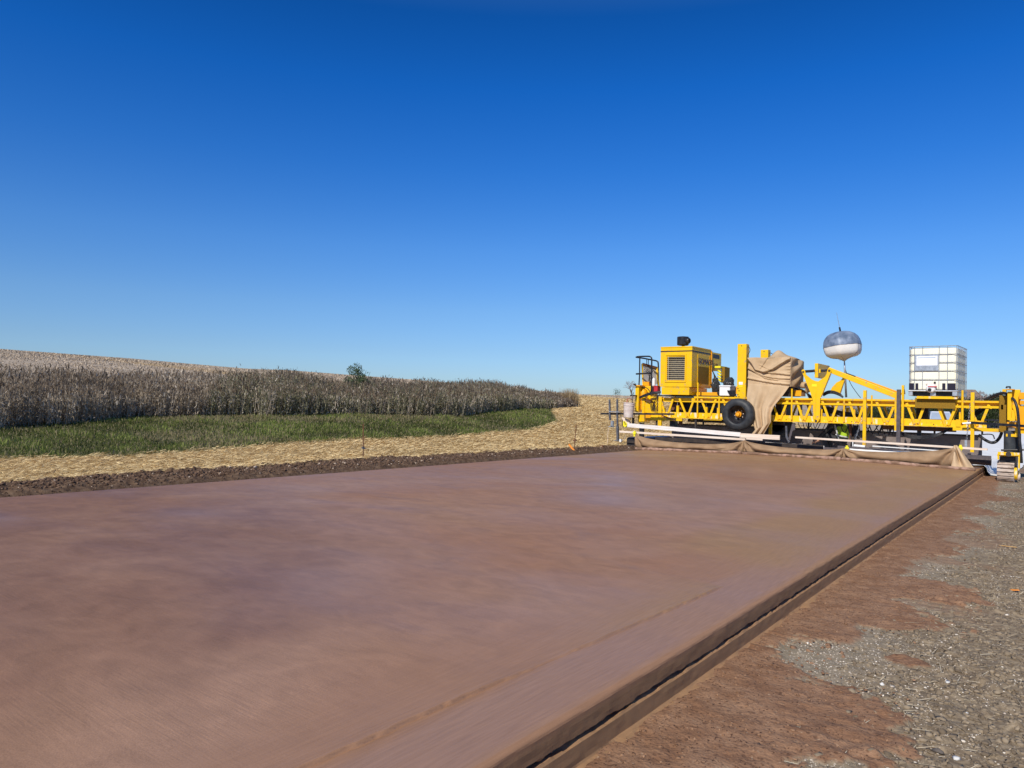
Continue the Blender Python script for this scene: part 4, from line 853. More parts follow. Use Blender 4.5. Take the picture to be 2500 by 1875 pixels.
part('crank_edge', MB().bar(at(2065, 916, YR - .04), at(2050, 962, YR - .04), .03, .08), 'orange')
# boom
p = at(2022, 902, YF + .02); q = at(2190, 967, YF + .02)
part('boom', MB().bar(p, q, .125, .09), 'yellow', bevel=.01)
part('boom', MB().bar(at(2060, 913, YR), at(2200, 964, YR), .11, .08), 'orange', bevel=.01)
part('boom_bracket', MB().pbox(2179, 964, 2190, 971, YF - .03, YF + .07), 'yellow')
# counterweight slab held between the plates
bx0, bx1 = at(1989, 890, YF + .1).x, at(1997.5, 890, YF + .1).x
bw = part('weight_box', MB().box(bx0, bx1, YF + .1, YF + 1.25, at(1990, 922, YF + .1).z, at(1990, 887, YF + .1).z), 'yellow', bevel=.006)
part('coupling', MB().tube([at(1965, 907, YF + .05), at(1980, 906, YF + .05), at(1989, 905, YF + .05)], .035, 10), 'black')
part('coupling', MB().tube([at(1998, 905, YF + .05), at(2012, 905, YF + .05), at(2022, 903.5, YF + .05)], .03, 10), 'black')
part('coupling_flange', MB().pbox(1999, 901, 2003, 910, YF - .02, YF + .1), 'yellow')
part('frame_plate', MB().plate([(1925, 944), (1929.5, 944), (1929.5, 967), (1911, 967)], YF + .12, YF + .16), 'yellow')
part('frame_box', MB().pbox(1930, 953, 1956, 967, YF + .3, YF + .7), 'orange')
# hoses over the deck
for k in range(9):
    part('hose', MB().tube([at(1940 + 3 * k, 948 + k, YF + .45), at(1955 + 3 * k, 950 + 2 * k, YF + .35), at(1967 + 2 * k, 957 + 1.5 * k, YF + .3), at(1976 + 2 * k, 972, YF + .3)], .015, 7, 4), 'hose', smooth=True)
for k in range(4):
    part('hose', MB().tube([at(2010, 966 - k * 1.6, YF + .3), at(2022, 960 - 1.5 * k, YF + .3), at(2036, 960 - 1.3 * k, YF + .35), at(2050, 965 - k, YF + .4), at(2058, 970, YF + .4)], .022, 8, 5), 'hose', smooth=True)
for k in range(12):
    a = 4 * rng.random(); part('hose', MB().tube([at(2005 + a, 985 + 2.5 * k * .8, YF + .4), at(2028 + 3 * a, 996 + k + a, YF + .35), at(2055, 1004 + k * .7 + a, YF + .4), at(2085 + 2 * k, 1008 + k * .8, YF + .45)], .013 + .004 * rng.random(), 7, 4), 'hose', smooth=True)
# hydraulic tank and gear visible as the dark mass inside the truss
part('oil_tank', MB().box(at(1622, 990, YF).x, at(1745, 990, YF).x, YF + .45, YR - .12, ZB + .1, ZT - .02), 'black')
part('engine_block', MB().box(at(1630, 990, YF).x, at(1655, 990, YF).x, YF + .25, YF + .44, ZB + .2, ZB + .38), 'rust')
part('inner_frame', MB().box(at(1885, 990, YF).x, at(1900, 990, YF).x, YF + .3, YR - .3, ZB + .08, ZT - .16), 'dark')
part('inner_frame', MB().box(at(1940, 990, YF).x, at(1948, 990, YF).x, YF + .3, YF + .4, ZB + .08, ZT - .16), 'dark')
part('inner_frame', MB().box(at(2222, 990, YF).x, at(2252, 990, YF).x, YF + .9, YR - .2, ZB + .08, ZT - .16), 'dark')
part('tool_box', MB().pbox(2065, 996, 2072, 1008, YR - .2, YR - .06), 'yellow')
# drive shafts and hangers under the truss
part('under_beam', MB().box(at(1670, 1030, YF).x, at(1905, 1040, YF).x, YF + .25, YF + .40, ZB - .12, ZB - .03), 'dark')
part('under_beam', MB().box(at(2150, 1030, YF).x, at(2330, 1040, YF).x, YF + .25, YF + .40, ZB - .13, ZB - .03), 'rust')
part('hanger', MB().pbox(1635, 1026, 1647, 1047, YF + .1, YF + .3), 'black')
part('hanger', MB().pbox(1657, 1027, 1663, 1037, YF + .1, YF + .2), 'rust')
part('hanger', MB().pbox(1696, 1023, 1700, 1046, YF - .02, YF + .03), 'dark')
part('hanger', MB().pbox(1601, 1022, 1603.5, 1040, YF, YF + .04), 'dark')
part('hanger', MB().pbox(2239, 1038, 2248, 1075, YF + .4, YF + .5), 'black')
part('axle_tube', MB().tube([at(1718, 1024.5, YF - .03), at(1762, 1026, YF - .03)], .014, 8), 'yellow')
part('drop_bracket', MB().pbox(1877, 1027, 1883, 1062, YF - .02, YF + .04), 'yellow')
part('drop_bracket', MB().plate([(1917, 1040), (1921, 1040), (1922, 1065), (1928, 1078), (1925, 1082), (1918, 1068)], YF + .0, YF + .04), 'steel')
part('drop_bracket', MB().plate([(1934, 1033), (1941, 1033), (1941, 1049), (1935, 1052), (1929, 1074), (1924, 1074), (1931, 1045)], YF + .0, YF + .04), 'greysteel')
# dark side panel hanging across the rear with cutouts
ys = YR + .35; x0_, x1_ = at(1640, 1050, ys).x, at(2398, 1050, ys).x
part('rear_skirt', MB().box(x0_, x1_, ys, ys + .02, .20, .66), 'panel')
part('skirt_rail', MB().box(x0_, x1_, ys - .03, ys - .001, .66, .70), 'dark')
for k in range(9):
    x = x0_ + (x1_ - x0_) * k / 8; part('skirt_hanger', MB().box(x - .02, x + .02, ys - .02, ys + .03, .701, ZB), 'dark')
# spray tube across
part('spray_tube', MB().box(at(1670, 1075, 19.3).x, at(2420, 1100, 19.3).x, 19.3, 19.36, .22, .29), 'greysteel')
part('spray_tube', MB().tube([(at(2330, 1112, 19.5).x, 19.55, .16), (at(2420, 1118, 19.5).x, 19.55, .14)], .075, 14), 'greysteel')
# hanging hose bundles
for k in range(4):
    part('hose', MB().tube([at(2190, 1046 + 2 * k, YF + .2), at(2215, 1061 + 2.2 * k, YF + .1), at(2250, 1065 + 2.2 * k, YF + .1), at(2290, 1058 + 2 * k, YF + .1), at(2320, 1044 + k, YF + .2)], .012, 7, 6), 'hose', smooth=True)
part('hose', MB().tube([at(2390, 1062, YF), at(2402, 1072, YF - .05), at(2418, 1080, YF - .05), at(2430, 1079, YF - .05), at(2440, 1069, YF), at(2446, 1055, YF)], .032, 10, 6), 'hose', smooth=True)
for k in range(9):
    u0 = 2050 + 14 * k + 6 * rng.random(); v0 = 1034; dep = 14 + 26 * rng.random(); dx = 18 + 18 * rng.random()
    part('hose', MB().tube([at(u0, v0, YF + .3), at(u0 + dx * .25, v0 + dep * .8, YF + .25), at(u0 + dx * .6, v0 + dep, YF + .25), at(u0 + dx, v0 + 2, YF + .3)], .010 + .006 * rng.random(), 6, 5), 'hose', smooth=True)
for k in range(5):
    u0 = 1948 + 9 * k + 8 * rng.random(); q_ = 14 * rng.random(); part('hose', MB().tube([at(u0, 1030, YF + .3), at(u0 + 6, 1040 + q_, YF + .25), at(u0 + 20 + q_, 1042 + q_, YF + .25), at(u0 + 30 + q_, 1032, YF + .3)], .009, 6, 5), 'hose', smooth=True)
part('pump_block', MB().pbox(2080, 1038, 2094, 1072, YF + .35, YF + .6), 'dark')
part('pump_block', MB().pbox(2073, 1030, 2078, 1078, YF + .25, YF + .32), 'rust')
# chains
def chain(a, b, n, name='chain'):
    mb = MB(); a = Vector(a); b = Vector(b)
    for i in range(n):
        c = a.lerp(b, (i + .5) / n); d = (b - a).normalized(); s = d.cross(Vector((0, 1, 0)) if i % 2 else Vector((1, 0, .3))).normalized() * .013; L = d * ((b - a).length / n * .62)
        mb.tube([c - L, c - L * .5 + s, c + L * .5 + s, c + L, c + L * .5 - s, c - L * .5 - s, c - L], .0048, 5)
    part(name, mb, 'galv')
chain(at(2117, 985, YF - .14), at(2088, 1072, YF - .14), 20); chain(at(2369, 984, YF - .14), at(2360, 1072, YF - .14), 20)
part('chain_hook', MB().pbox(2355, 1074, 2361, 1091, YF - .16, YF - .12), 'galv')
part('strap_roller', MB().tube([at(2085, 1088, 19.25), at(2112, 1091, 19.25)], .035, 10), 'white')
part('white_rod', MB().tube([at(2082, 1075, YF - .1), at(2082, 1090, YF - .1)], .014, 8), 'white')
# support frame for the tank
part('tank_beam', MB().pbox(2238, 967, 2337, 974.5, YF - .22, YF - .12), 'yellow_dirty')
part('tank_beam', MB().box(at(2238, 970, YF).x, at(2337, 970, YF).x, YF + 1.0, YF + 1.1, ZT + .0, ZT + .07), 'yellow')
part('tank_step', MB().box(at(2236, 970, YF).x, at(2334, 970, YF).x, YF - .115, YF - .07, ZT - .19, ZT + .05), 'perf')

# ---- left end: leg column, platform, console
lg = part('leg_column', MB().pbox(1551.5, 943, 1558.5, 1006, YF + .1, YF + .3).pbox(1573.5, 975, 1587.5, 1008, YF + .15, YF + .5).pbox(1568, 965, 1573.2, 1024, YF + .12, YF + .3), 'yellow')
part('leg_cap', MB().pbox(1549, 940, 1562, 943, YF + .05, YF + .5), 'orange', lg)
part('leg_web', MB().pbox(1559, 978, 1568, 1000, YF + .25, YF + .28), 'orange', lg)
part('leg_foot', MB().plate([(1557, 1016), (1567, 1008), (1573, 1008), (1573, 1029), (1558, 1029)], YF + .1, YF + .3), 'yellow', lg)
part('foot_flange', MB().pbox(1558, 1029, 1574, 1032, YF + .04, YF + .36), 'yellow', lg)
part('leg_cylinder', MB().lathe((at(1567, 1040, YF + .2).x, YF + .2, 0), [(.075, .0), (.075, .70)], 'z', 20), 'black', lg)
part('hood_box', MB().pbox(1562, 942, 1588, 975, YF + .4, YF + .9), 'yellow', bevel=.02)
part('hood_tank', MB().lathe(at(1571, 962, YF + .35), [(.11, -.16), (.12, -.1), (.12, .06), (.10, .12), (.05, .15)], 'z', 20), 'orange', smooth=True)
part('brace', MB().bar(at(1574, 975, YF + .1), at(1590, 982, YF + .1), .05, .04), 'rust')
part('end_frame', MB().pbox(1588, 968, 1615, 972, YF - .02, YF + .1).pbox(1588, 984, 1593, 1008, YF, YF + .05).pbox(1600, 972, 1604, 1010, YF, YF + .05).pbox(1608, 968, 1614, 1048, YF - .08, YF - .03), 'yellow')
part('end_box', MB().pbox(1588, 1003, 1618, 1028, YF - .02, YF + .1), 'yellow')
for k in range(3): part('hose', MB().tube([at(1562, 972 - k * 1.5, YF + .05), at(1575, 967 - 2 * k, YF - .02), at(1592, 962 - 2 * k, YF - .05), at(1613, 958 - k, YF)], .018, 8, 5), 'hose', smooth=True)
for k in range(8):
    u0 = 1590 + 3 * k; part('hose', MB().tube([at(1612 - k, 962 + k, YF - .05), at(u0 + 4, 972 + 2 * k, YF - .07), at(u0 - 2, 985 + 2 * k, YF - .06), at(u0, 1003 + k, YF - .05)], .0075, 6, 4), 'hose', smooth=True)
part('hose', MB().tube([at(1562, 948, YF + .3), at(1570, 945, YF + .25), at(1580, 948, YF + .2), at(1588, 958, YF + .15), at(1592, 964, YF + .1)], .012, 7, 5), 'hose', smooth=True)
# railing
Yq = YF + .3
rl = part('guard_rail', MB().tube([at(1553, 872, Yq - .1), at(1560, 870.5, Yq), at(1583, 870, Yq), at(1589, 872, Yq), at(1591, 877, Yq), at(1591, 900, Yq), at(1590, 960, Yq)], .022, 8, 5), 'black', smooth=True)
part('guard_rail', MB().tube([at(1553, 872, Yq - .1), at(1575, 875.5, Yq + .5), at(1598, 880, Yq + .8), at(1604, 882, Yq + .85), at(1607, 888, Yq + .85), at(1607.5, 920, Yq + .85), at(1607, 950, Yq + .85)], .022, 8, 5), 'black', rl, smooth=True)
part('guard_rail', MB().tube([at(1562, 872, Yq), at(1561.5, 915, Yq), at(1560, 941, Yq)], .020, 8), 'black', rl)
part('guard_rail', MB().tube([at(1553, 913, Yq - .1), at(1562, 912.5, Yq), at(1589, 911, Yq)], .024, 8), 'black', rl)
for u in (1579, 1583): part('guard_rail', MB().tube([at(u, 876, Yq + .5), at(u, 892, Yq + .5)], .012, 8), 'black', rl)
# console back
pf = MB().bar(at(1568, 888, Yq + .2), at(1570.5, 942, Yq + .2), .035, .05).bar(at(1604, 897, Yq + .6), at(1609, 955, Yq + .6), .05, .05)
part('console_frame', pf, 'yellow')
co = part('console_panel', MB().add([at(1570, 890, Yq + .21), at(1603, 899, Yq + .62), at(1606, 938, Yq + .62), at(1572, 940, Yq + .21), at(1570, 890, Yq + .25), at(1603, 899, Yq + .66), at(1606, 938, Yq + .66), at(1572, 940, Yq + .25)], [(0, 1, 2, 3), (7, 6, 5, 4), (0, 4, 5, 1), (1, 5, 6, 2), (2, 6, 7, 3), (3, 7, 4, 0)]), 'galv2')
part('console_top', MB().bar(at(1569, 888.5, Yq + .2), at(1604, 898, Yq + .6), .06, .06), 'rust', co)
p0 = at(1571, 905, Yq + .19); p1 = at(1603, 912, Yq + .6); dv = (p1 - p0); L_ = dv.length; dv.normalize()
text('lettering', 'USAWW', Matrix(((dv.x, 0, dv.y, p0.x), (dv.y, 0, -dv.x, p0.y - .01), (dv.z, 1, 0, p0.z), (0, 0, 0, 1))), .145, 'textw', co)
for k in range(4): part('hose', MB().tube([at(1571 + 4 * k, 894 + k, Yq + .15), at(1580 + 3 * k, 904 + 2 * k, Yq + .12), at(1586, 912 + 3 * k, Yq + .1), at(1583 + 2 * k, 930 + 2 * k, Yq + .15)], .007, 6, 4), 'hose')
part('seat_box', MB().pbox(1571, 932, 1584, 942, Yq + .2, Yq + .5), 'orange')
part('lamp', MB().tube([at(1548, 939, YF), at(1552, 938, YF)], .022, 8), 'black')
# sensor arm, left
sa = part('sensor_arm', MB().bar(at(1467, 1010, YF - .25), at(1646, 1011, YF - .25), .05, .05), 'black')
part('sensor_post', MB().bar(at(1488, 975, YF - .3), at(1489.5, 1026, YF - .3), .045, .045), 'steel', sa)
part('sensor_post', MB().bar(at(1507, 975, YF - .3), at(1507.5, 1044, YF - .3), .045, .045), 'steel', sa)
part('sensor_post', MB().bar(at(1507.5, 1040, YF - .32), at(1508.5, 1077, YF - .32), .062, .062), 'steel', sa)
part('post_clamp', MB().pbox(1486, 1004, 1512, 1007, YF - .35, YF - .26), 'galv', sa)
part('sensor_head', MB().pbox(1491, 1027, 1496, 1042, YF - .33, YF - .27).pbox(1486, 1040, 1497, 1043, YF - .33, YF - .27), 'galv', sa)
part('sensor_head', MB().pbox(1512, 1072, 1516, 1079, YF - .33, YF - .27), 'white', sa)
part('sensor_wand', MB().tube([at(1498, 1075, YF - .3), at(1520, 1076, YF - .3)], .012, 6), 'galv', sa)
part('sensor_wand', MB().tube([at(1486, 1044, YF - .3), at(1484, 1060, YF - .3), at(1483.5, 1082, YF - .3)], .006, 6), 'pinkwood', sa)
part('sensor_wand', MB().tube([at(1516, 1077, YF - .3), at(1524, 1072, YF - .3), at(1528, 1062, YF - .3)], .006, 6, 4), 'pinkwood', sa)
# loose gear at the left end
part('dark_plate', MB().pbox(1538, 964, 1548, 967, YF - .1, YF + .1), 'black')
part('spring', MB().tube([at(1537.5 + 2 * (k % 2), 1020 + 1.6 * k, YF - .1) for k in range(9)], .008, 6), 'dark')
part('spring', MB().tube([at(1547 + 3 * (k % 2), 1012 + 2 * k, YF - .1) for k in range(11)], .010, 6), 'dark')
part('hanger', MB().pbox(1543, 1020, 1546.5, 1036, YF - .12, YF - .08), 'black')
part('orange_cover', MB().plate([(1576, 1011), (1588, 1010), (1588, 1026), (1585, 1029), (1576, 1024)], YF - .05, YF - .03), 'orange')
part('webbing_strap', MB().bar(at(1616, 1014, YF - .1), at(1648, 1027, YF - .1), .035, .01), 'rust')
# left track
tk = part('crawler_track', MB().box(at(1534, 1090, 19.1).x, at(1566, 1090, 19.1).x, 18.95, 21.2, -.12, .30), 'black', bevel=.06)
for k in range(3): part('track_pad', MB().box(at(1534, 1090, 19.0).x, at(1566, 1090, 19.0).x, 18.90, 18.94, -.10 + .12 * k, -.03 + .12 * k), 'dark', tk)

# ---- right end: leg, cylinder, track
YG = 18.75
rl = part('leg_column', MB().pbox(2459.5, 956, 2470, 1026, YG + .2, YG + .5), 'yellow', bevel=.005)
part('leg_column', MB().pbox(2470.5, 951, 2490, 1028, YG + .45, YG + .8), 'yellow', rl, bevel=.005)
part('leg_column', MB().pbox(2447, 950, 2456, 960, YG + .6, YG + .9), 'yellow', rl)
part('leg_panel', MB().pbox(2488, 958, 2530, 975, YG + .3, YG + .7).pbox(2490, 978, 2530, 988, YG + .3, YG + .7).pbox(2488, 990, 2530, 1048, YG + .35, YG + .7), 'orange', rl)
part('leg_shroud', MB().pbox(2440, 965, 2459, 1055, YG + .5, YG + .9), 'perf', rl)
part('leg_cap', MB().pbox(2456, 949.5, 2476, 951.5, YG + .1, YG + .5), 'orange', rl)
part('cap_hook', MB().tube([at(2457, 948, YG + .2), at(2458, 944.5, YG + .2), at(2466, 944.5, YG + .2), at(2466, 949, YG + .2)], .02, 8), 'black', rl)
part('leg_bracket', MB().plate([(2470, 1000), (2476, 1003), (2479, 1022), (2478, 1028), (2464, 1028), (2470, 1020)], YG + .15, YG + .25), 'yellow', rl)
part('leg_bracket', MB().pbox(2458, 1030, 2491, 1044, YG + .25, YG + .45), 'orange', rl)
part('leg_bracket', MB().pbox(2456, 1059, 2478, 1066.5, YG + .25, YG + .6), 'yellow', rl)
part('leg_bracket', MB().pbox(2478, 1044, 2486, 1067, YG + .25, YG + .5).pbox(2488, 1045, 2530, 1060, YG + .4, YG + .7), 'yellow', rl)
cx_ = at(2465, 1080, YG + .4); c2_ = at(2481, 1080, YG + .55)
part('lift_cylinder', MB().lathe((cx_.x, YG + .35, 0), [(.105, .33), (.105, .86)], 'z', 28), 'black2', rl, smooth=False)
part('lift_cylinder', MB().lathe((c2_.x, YG + .5, 0), [(.09, .33), (.09, .86)], 'z', 28), 'black', rl, smooth=False)
part('pipe', MB().tube([at(2444, 1099, YG + .25), at(2500, 1098, YG + .25)], .02, 8), 'black', rl)
part('hose', MB().tube([at(2471, 972, YG + .18), at(2478, 980, YG + .1), at(2484, 1000, YG + .05), at(2487, 1030, YG + .05), at(2489, 1070, YG + .05), at(2492, 1100, YG + .05), at(2494, 1130, YG + .1)], .028, 10, 5), 'hose', rl, smooth=True)
part('hose', MB().tube([at(2405, 976, YF), at(2422, 968, YF - .1), at(2440, 961, YF - .2), at(2452, 960, YF - .3), at(2459, 963, YF - .4)], .032, 10, 5), 'hose', smooth=True)
part('hose', MB().tube([at(2360, 1024, YF + .3), at(2385, 1003, YF + .3), at(2405, 988, YF + .2), at(2425, 972, YF + .1), at(2445, 966, YF - .1)], .02, 8, 5), 'hose', smooth=True)
for k in range(3): part('hose', MB().tube([at(2363 + 4 * k, 1024, YF + .35), at(2385 + 4 * k, 1008, YF + .35), at(2410 + 3 * k, 990, YF + .35)], .016, 8, 4), 'hose', smooth=True)
part('sensor_arm', MB().bar(at(2372, 1032, YF - .25), at(2530, 1042, YG - .05), .055, .055), 'black')
part('arm_clamp', MB().tube([at(2350, 1034, YF - .22), at(2373, 1033, YF - .22)], .022, 8), 'galv')
part('arm_tube', MB().bar(at(2404, 1025, YF - .05), at(2460, 1027, YF - .2), .04, .04), 'hose')
part('lock_box', MB().pbox(2444, 988, 2449, 1000, YF - .25, YF - .15), 'steel')
part('tool_lance', MB().tube([at(2397, 1061, YG + .5), at(2412, 1060, YG + .5), at(2424, 1062, YG + .5), at(2428, 1072, YG + .5)], .012, 6, 3), 'hose')
# track
tx0, tx1 = at(2434, 1140, YG - .2).x, at(2476, 1140, YG - .2).x
zt, zb = .20, -.20
def crawler(x0, x1, ya, yb, z0, z1):
    base = MB().box(x0 + .05, x1 - .05, ya + .18, yb - .18, z0 + .06, z1 - .06)
    o = part('crawler_track', base, 'black')
    r = (z1 - z0) / 2; path = []
    for i in range(9): t = math.pi * (i / 8); path.append((ya + r - r * math.sin(t), (z0 + z1) / 2 - r * math.cos(t) * 1, t))
    # loop: front curve, top run, rear curve, bottom run
    pts = []
    n = 9
    for i in range(n): t = -math.pi / 2 + math.pi * i / (n - 1); pts.append((ya + r - r * math.cos(t), (z0 + z1) / 2 + r * math.sin(t)))
    L = yb - ya - 2 * r; k = int(L / .085)
    for i in range(1, k): pts.append((ya + r + L * i / k, z1))
    for i in range(n): t = math.pi / 2 - math.pi * i / (n - 1); pts.append((yb - r + r * math.cos(t), (z0 + z1) / 2 + r * math.sin(t)))
    for i in range(1, k): pts.append((yb - r - L * i / k, z0))
    m_ = len(pts)
    for i in range(m_):
        if i > 9 + k + 2 and i < m_ - 8: continue
        (y0, q0), (y1, q1) = pts[i], pts[(i + 1) % m_]; c = Vector(((x0 + x1) / 2, (y0 + y1) / 2, (q0 + q1) / 2)); d = Vector((0, y1 - y0, q1 - q0)); L2 = d.length
        if L2 < 1e-4: continue
        d.normalize(); part('track_pad', MB().bar(c - d * L2 * .36, c + d * L2 * .36, x1 - x0, .05, up=(0, -d.z, d.y)), 'padmud', o)
    return o
tr = crawler(tx0, tx1, YG - .22, YG + 1.3, zb, zt)
part('fork_bracket', MB().pbox(2436, 1103, 2489, 1113, YG - .26, YG - .22), 'yellow_dirty', tr)
part('bracket_hole', MB().lathe(at(2462, 1109, YG - .263), [(.05, -.002), (.05, .002)], 'y', 16), 'dark', tr)
part('fork_leg', MB().pbox(2435, 1108, 2439, 1122, YG - .25, YG - .15), 'yellow_dirty', tr)
part('fork_leg', MB().pbox(2486, 1106, 2489.5, 1144, YG - .25, YG - .1), 'yellow_dirty', tr)
part('fork_plate', MB().box(tx0, at(2489, 1110, YG).x, YG - .2, YG + .9, .335, .36), 'yellow', tr)
part('inner_guard', MB().box(tx0 + .04, tx1 + .02, YG - .1, YG + .9, .16, .32), 'black', tr)
part('sprocket', MB().lathe((tx1 + .02, YG + .0, -.03), [(.13, -.03), (.13, .03), (.06, .05)], 'x', 16), 'yellow_dirty', tr)
part('track_roller', MB().lathe((tx1 + .06, YG + .0, -.08), [(.05, -.04), (.09, 0), (.05, .04)], 'x', 14), 'pinkwood', tr)

# ------------------------------------------------------------------ things carried by the machine
# IBC tank, turned a little on its stand
Yi = YF - .2
i0, i1 = at(2218, 970, Yi), at(2338, 970, Yi); xi0, xi1 = i0.x, i1.x; wI = xi1 - xi0; zi = at(2270, 966.5, Yi).z; LI = 1.2
tank = thing('ibc_tank', 'square cream plastic liquid tank in a metal cage standing on top of the machine', 'tank', (xi0, Yi, zi))
rz = Matrix.Translation(Vector((xi0, Yi, zi))) @ Matrix.Rotation(R_(-3.5), 4, 'Z')
def ti(mb): mb.v = [tuple(rz @ Vector(q)) for q in mb.v]; return mb
hz_ = at(2218, 847, Yi).z - zi
def rrect(x0, x1, y0, y1, r, n=5):
    out = []
    for cx0, cy0, a0 in ((x1 - r, y1 - r, 0), (x0 + r, y1 - r, 90), (x0 + r, y0 + r, 180), (x1 - r, y0 + r, 270)):
        for k in range(n + 1): t = math.radians(a0 + 90 * k / n); out.append((cx0 + r * math.cos(t), cy0 + r * math.sin(t)))
    return out
def loft(sections):
    vs = []; fs = []; n = len(sections[0][1])
    for z, poly in sections: vs += [(x, y, z) for x, y in poly]
    for i in range(len(sections) - 1): fs += [(i * n + k, i * n + (k + 1) % n, (i + 1) * n + (k + 1) % n, (i + 1) * n + k) for k in range(n)]
    fs.append(tuple(range(n))); fs.append(tuple((len(sections) - 1) * n + k for k in range(n))); return MB().add(vs, fs)
zp = .135
sec = []; nb = 5; zc = [zp, zp + .02]; 
lev = [zp + .0, zp + .23, zp + .43, zp + .62, zp + .81, hz_ - .05]
for i in range(len(lev) - 1):
    a, b = lev[i], lev[i + 1]
    for t, ins in ((0.0, .03), (.08, .014), (.2, .010), (.8, .010), (.92, .014)): sec.append((a + (b - a) * t, rrect(ins, wI - ins, ins, LI - ins, .09)))
sec += [(lev[-1], rrect(.03, wI - .03, .03, LI - .03, .09)), (lev[-1] + .02, rrect(.06, wI - .06, .06, LI - .06, .09)), (lev[-1] + .028, rrect(.12, wI - .12, .12, LI - .12, .07))]
bot = ti(loft(sec)).build('bottle', M['plastic'], tank, smooth=False)
ti(MB().lathe((wI / 2, LI / 2, hz_ - .03), [(.08, 0), (.08, .03), (.06, .035)], 'z', 18)).build('lid', M['white'], bot)
cg = MB(); rc = .008
def ring(z, r=.009):
    pl = rrect(0, wI, 0, LI, .06); mb_pts = [(x, y, z) for x, y in pl]; cg.tube(mb_pts + [mb_pts[0]], r, 6)
for z in (lev[1], lev[2], lev[3], lev[4], hz_): ring(z)
for k, fx_ in enumerate((.12, .29, .63, .80)): cg.tube([(wI * fx_, -.004, zp), (wI * fx_, -.004, hz_)], rc, 6)
for fx_ in (.02, .98): cg.tube([(wI * fx_, .02, zp), (wI * fx_, .02, hz_)], rc, 6)
for k in range(7): cg.tube([(wI + .004, LI * (.08 + .14 * k), zp), (wI + .004, LI * (.08 + .14 * k), hz_)], rc, 6); cg.tube([(-.004, LI * (.08 + .14 * k), zp), (-.004, LI * (.08 + .14 * k), hz_)], rc, 6)
for k in range(5): cg.tube([(wI * (.1 + .2 * k), LI + .004, zp), (wI * (.1 + .2 * k), LI + .004, hz_)], rc, 6)
ti(cg).build('cage', M['galv'], tank)
pal = MB().box(0, .085, .0, LI, 0, .10).box(wI - .10, wI, .0, LI, 0, .10).box(wI / 2 - .06, wI / 2 + .06, .05, LI, 0, .10)
po = ti(pal).build('pallet', M['galv'], tank, bevel=.008)
ti(MB().tube([(0, 0, .115), (wI, 0, .115), (wI, LI, .115), (0, LI, .115), (0, 0, .115)], .017, 8)).build('pallet_rail', M['galv'], po)
ti(MB().box(.0, wI, .0, LI, .122, .134)).build('pallet_tray', M['dark'], po)
ti(MB().box(.1, wI - .1, .1, LI - .1, .01, .09)).build('pallet_core', M['black'], po)
for x0, x1 in ((.005, .115), (.14, .20), (wI - .30, wI - .235), (wI - .20, wI - .035)): ti(MB().box(x0, x1, -.001, .03, zp, zp + .155)).build('corner_guard', M['stripe'], tank, bevel=.01)
lb_ = ti(MB().box(wI * .13, wI * .62, -.016, -.010, lev[2] + .01, lev[4] + .005)).build('label_plate', M['galv2b'] if 'galv2b' in M else M['label'], tank)
ti(MB().box(wI * .165, wI * .60, -.020, -.017, lev[3] - .06, lev[4] - .03)).build('paper_label', M['label'], lb_)
ti(MB().box(wI * .19, wI * .56, -.022, -.0205, lev[4] - .075, lev[4] - .065)).build('label_stripe', M['blue'], lb_)
ti(MB().box(wI * .155, wI * .60, -.020, -.017, lev[2] + .025, lev[3] - .065)).build('lower_label', M['galv'], lb_)
vp = ti(MB().lathe((wI * .47, -.03, zp + .035), [(.095, .06), (.10, 0), (.085, -.02), (.07, -.03)], 'y', 24)).build('valve', M['white'], tank)
ti(MB().lathe((wI * .455, -.065, zp + .005), [(.036, .02), (.036, -.03)], 'y', 18)).build('valve_outlet', M['black'], vp)
ti(MB().add([(wI * .36, -.012, zp + .15), (wI * .56, -.012, zp + .15), (wI * .62, -.05, zp + .04), (wI * .44, -.05, zp + .05)], [(0, 1, 2, 3)]).add([(wI * .36, -.008, zp + .15), (wI * .56, -.008, zp + .15), (wI * .62, -.046, zp + .04), (wI * .44, -.046, zp + .05)], [(3, 2, 1, 0)])).build('valve_cover', M['pail'], vp)
ti(MB().box(wI * .42, wI * .60, -.075, -.055, zp + .065, zp + .085)).build('valve_handle', M['redvalve'], vp)
ti(MB().box(wI * .53, wI * .57, -.03, -.012, zp + .145, zp + .19)).build('latch', M['black'], vp)

# balloon light
Yb = YF + .9; bcn = at(2056.5, 844, Yb)
bl = thing('balloon_light', 'inflated balloon work light, silver above and white below, on a pole over the machine', 'balloon light', tuple(at(2066, 968, Yb)))
R0 = .475; N = 12
def bprof(z):   # half profile of the inflated skin
    return math.sqrt(max(0, 1 - z * z)) 
tilt = Matrix.Translation(bcn) @ Matrix.Rotation(R_(-7), 4, Vector((0, 1, 0)))
def hexr(t): return .45 + .55 * math.cos(math.pi / 6) / math.cos((t + .5) % (math.pi / 3) - math.pi / 6) * 1.03
def skin(zr, taper, jit):
    vs = []; fs = []; n = 48
    for z, sc_, zz in zr:
        for k in range(n):
            t = 2 * math.pi * k / n; tt = (t + .5) % (math.pi / 3) - math.pi / 6; seg = .45 + .55 * math.cos(math.pi / 6) / math.cos(tt) * 1.03
            r = R0 * sc_ * seg * (1 + jit * math.sin(t * 17 + z * 9))
            vs.append(tilt @ Vector((r * math.cos(t), r * math.sin(t), zz)))
    for i in range(len(zr) - 1): fs += [(i * n + k, i * n + (k + 1) % n, (i + 1) * n + (k + 1) % n, (i + 1) * n + k) for k in range(n)]
    fs.append(tuple((len(zr) - 1) * n + k for k in range(n))); return MB().add(vs, fs)
top = [(0, 1.0, -.02), (.1, .995, .04), (.3, .95, .135), (.5, .87, .215), (.7, .73, .285), (.85, .52, .34), (.95, .30, .365), (1, .06, .375)]
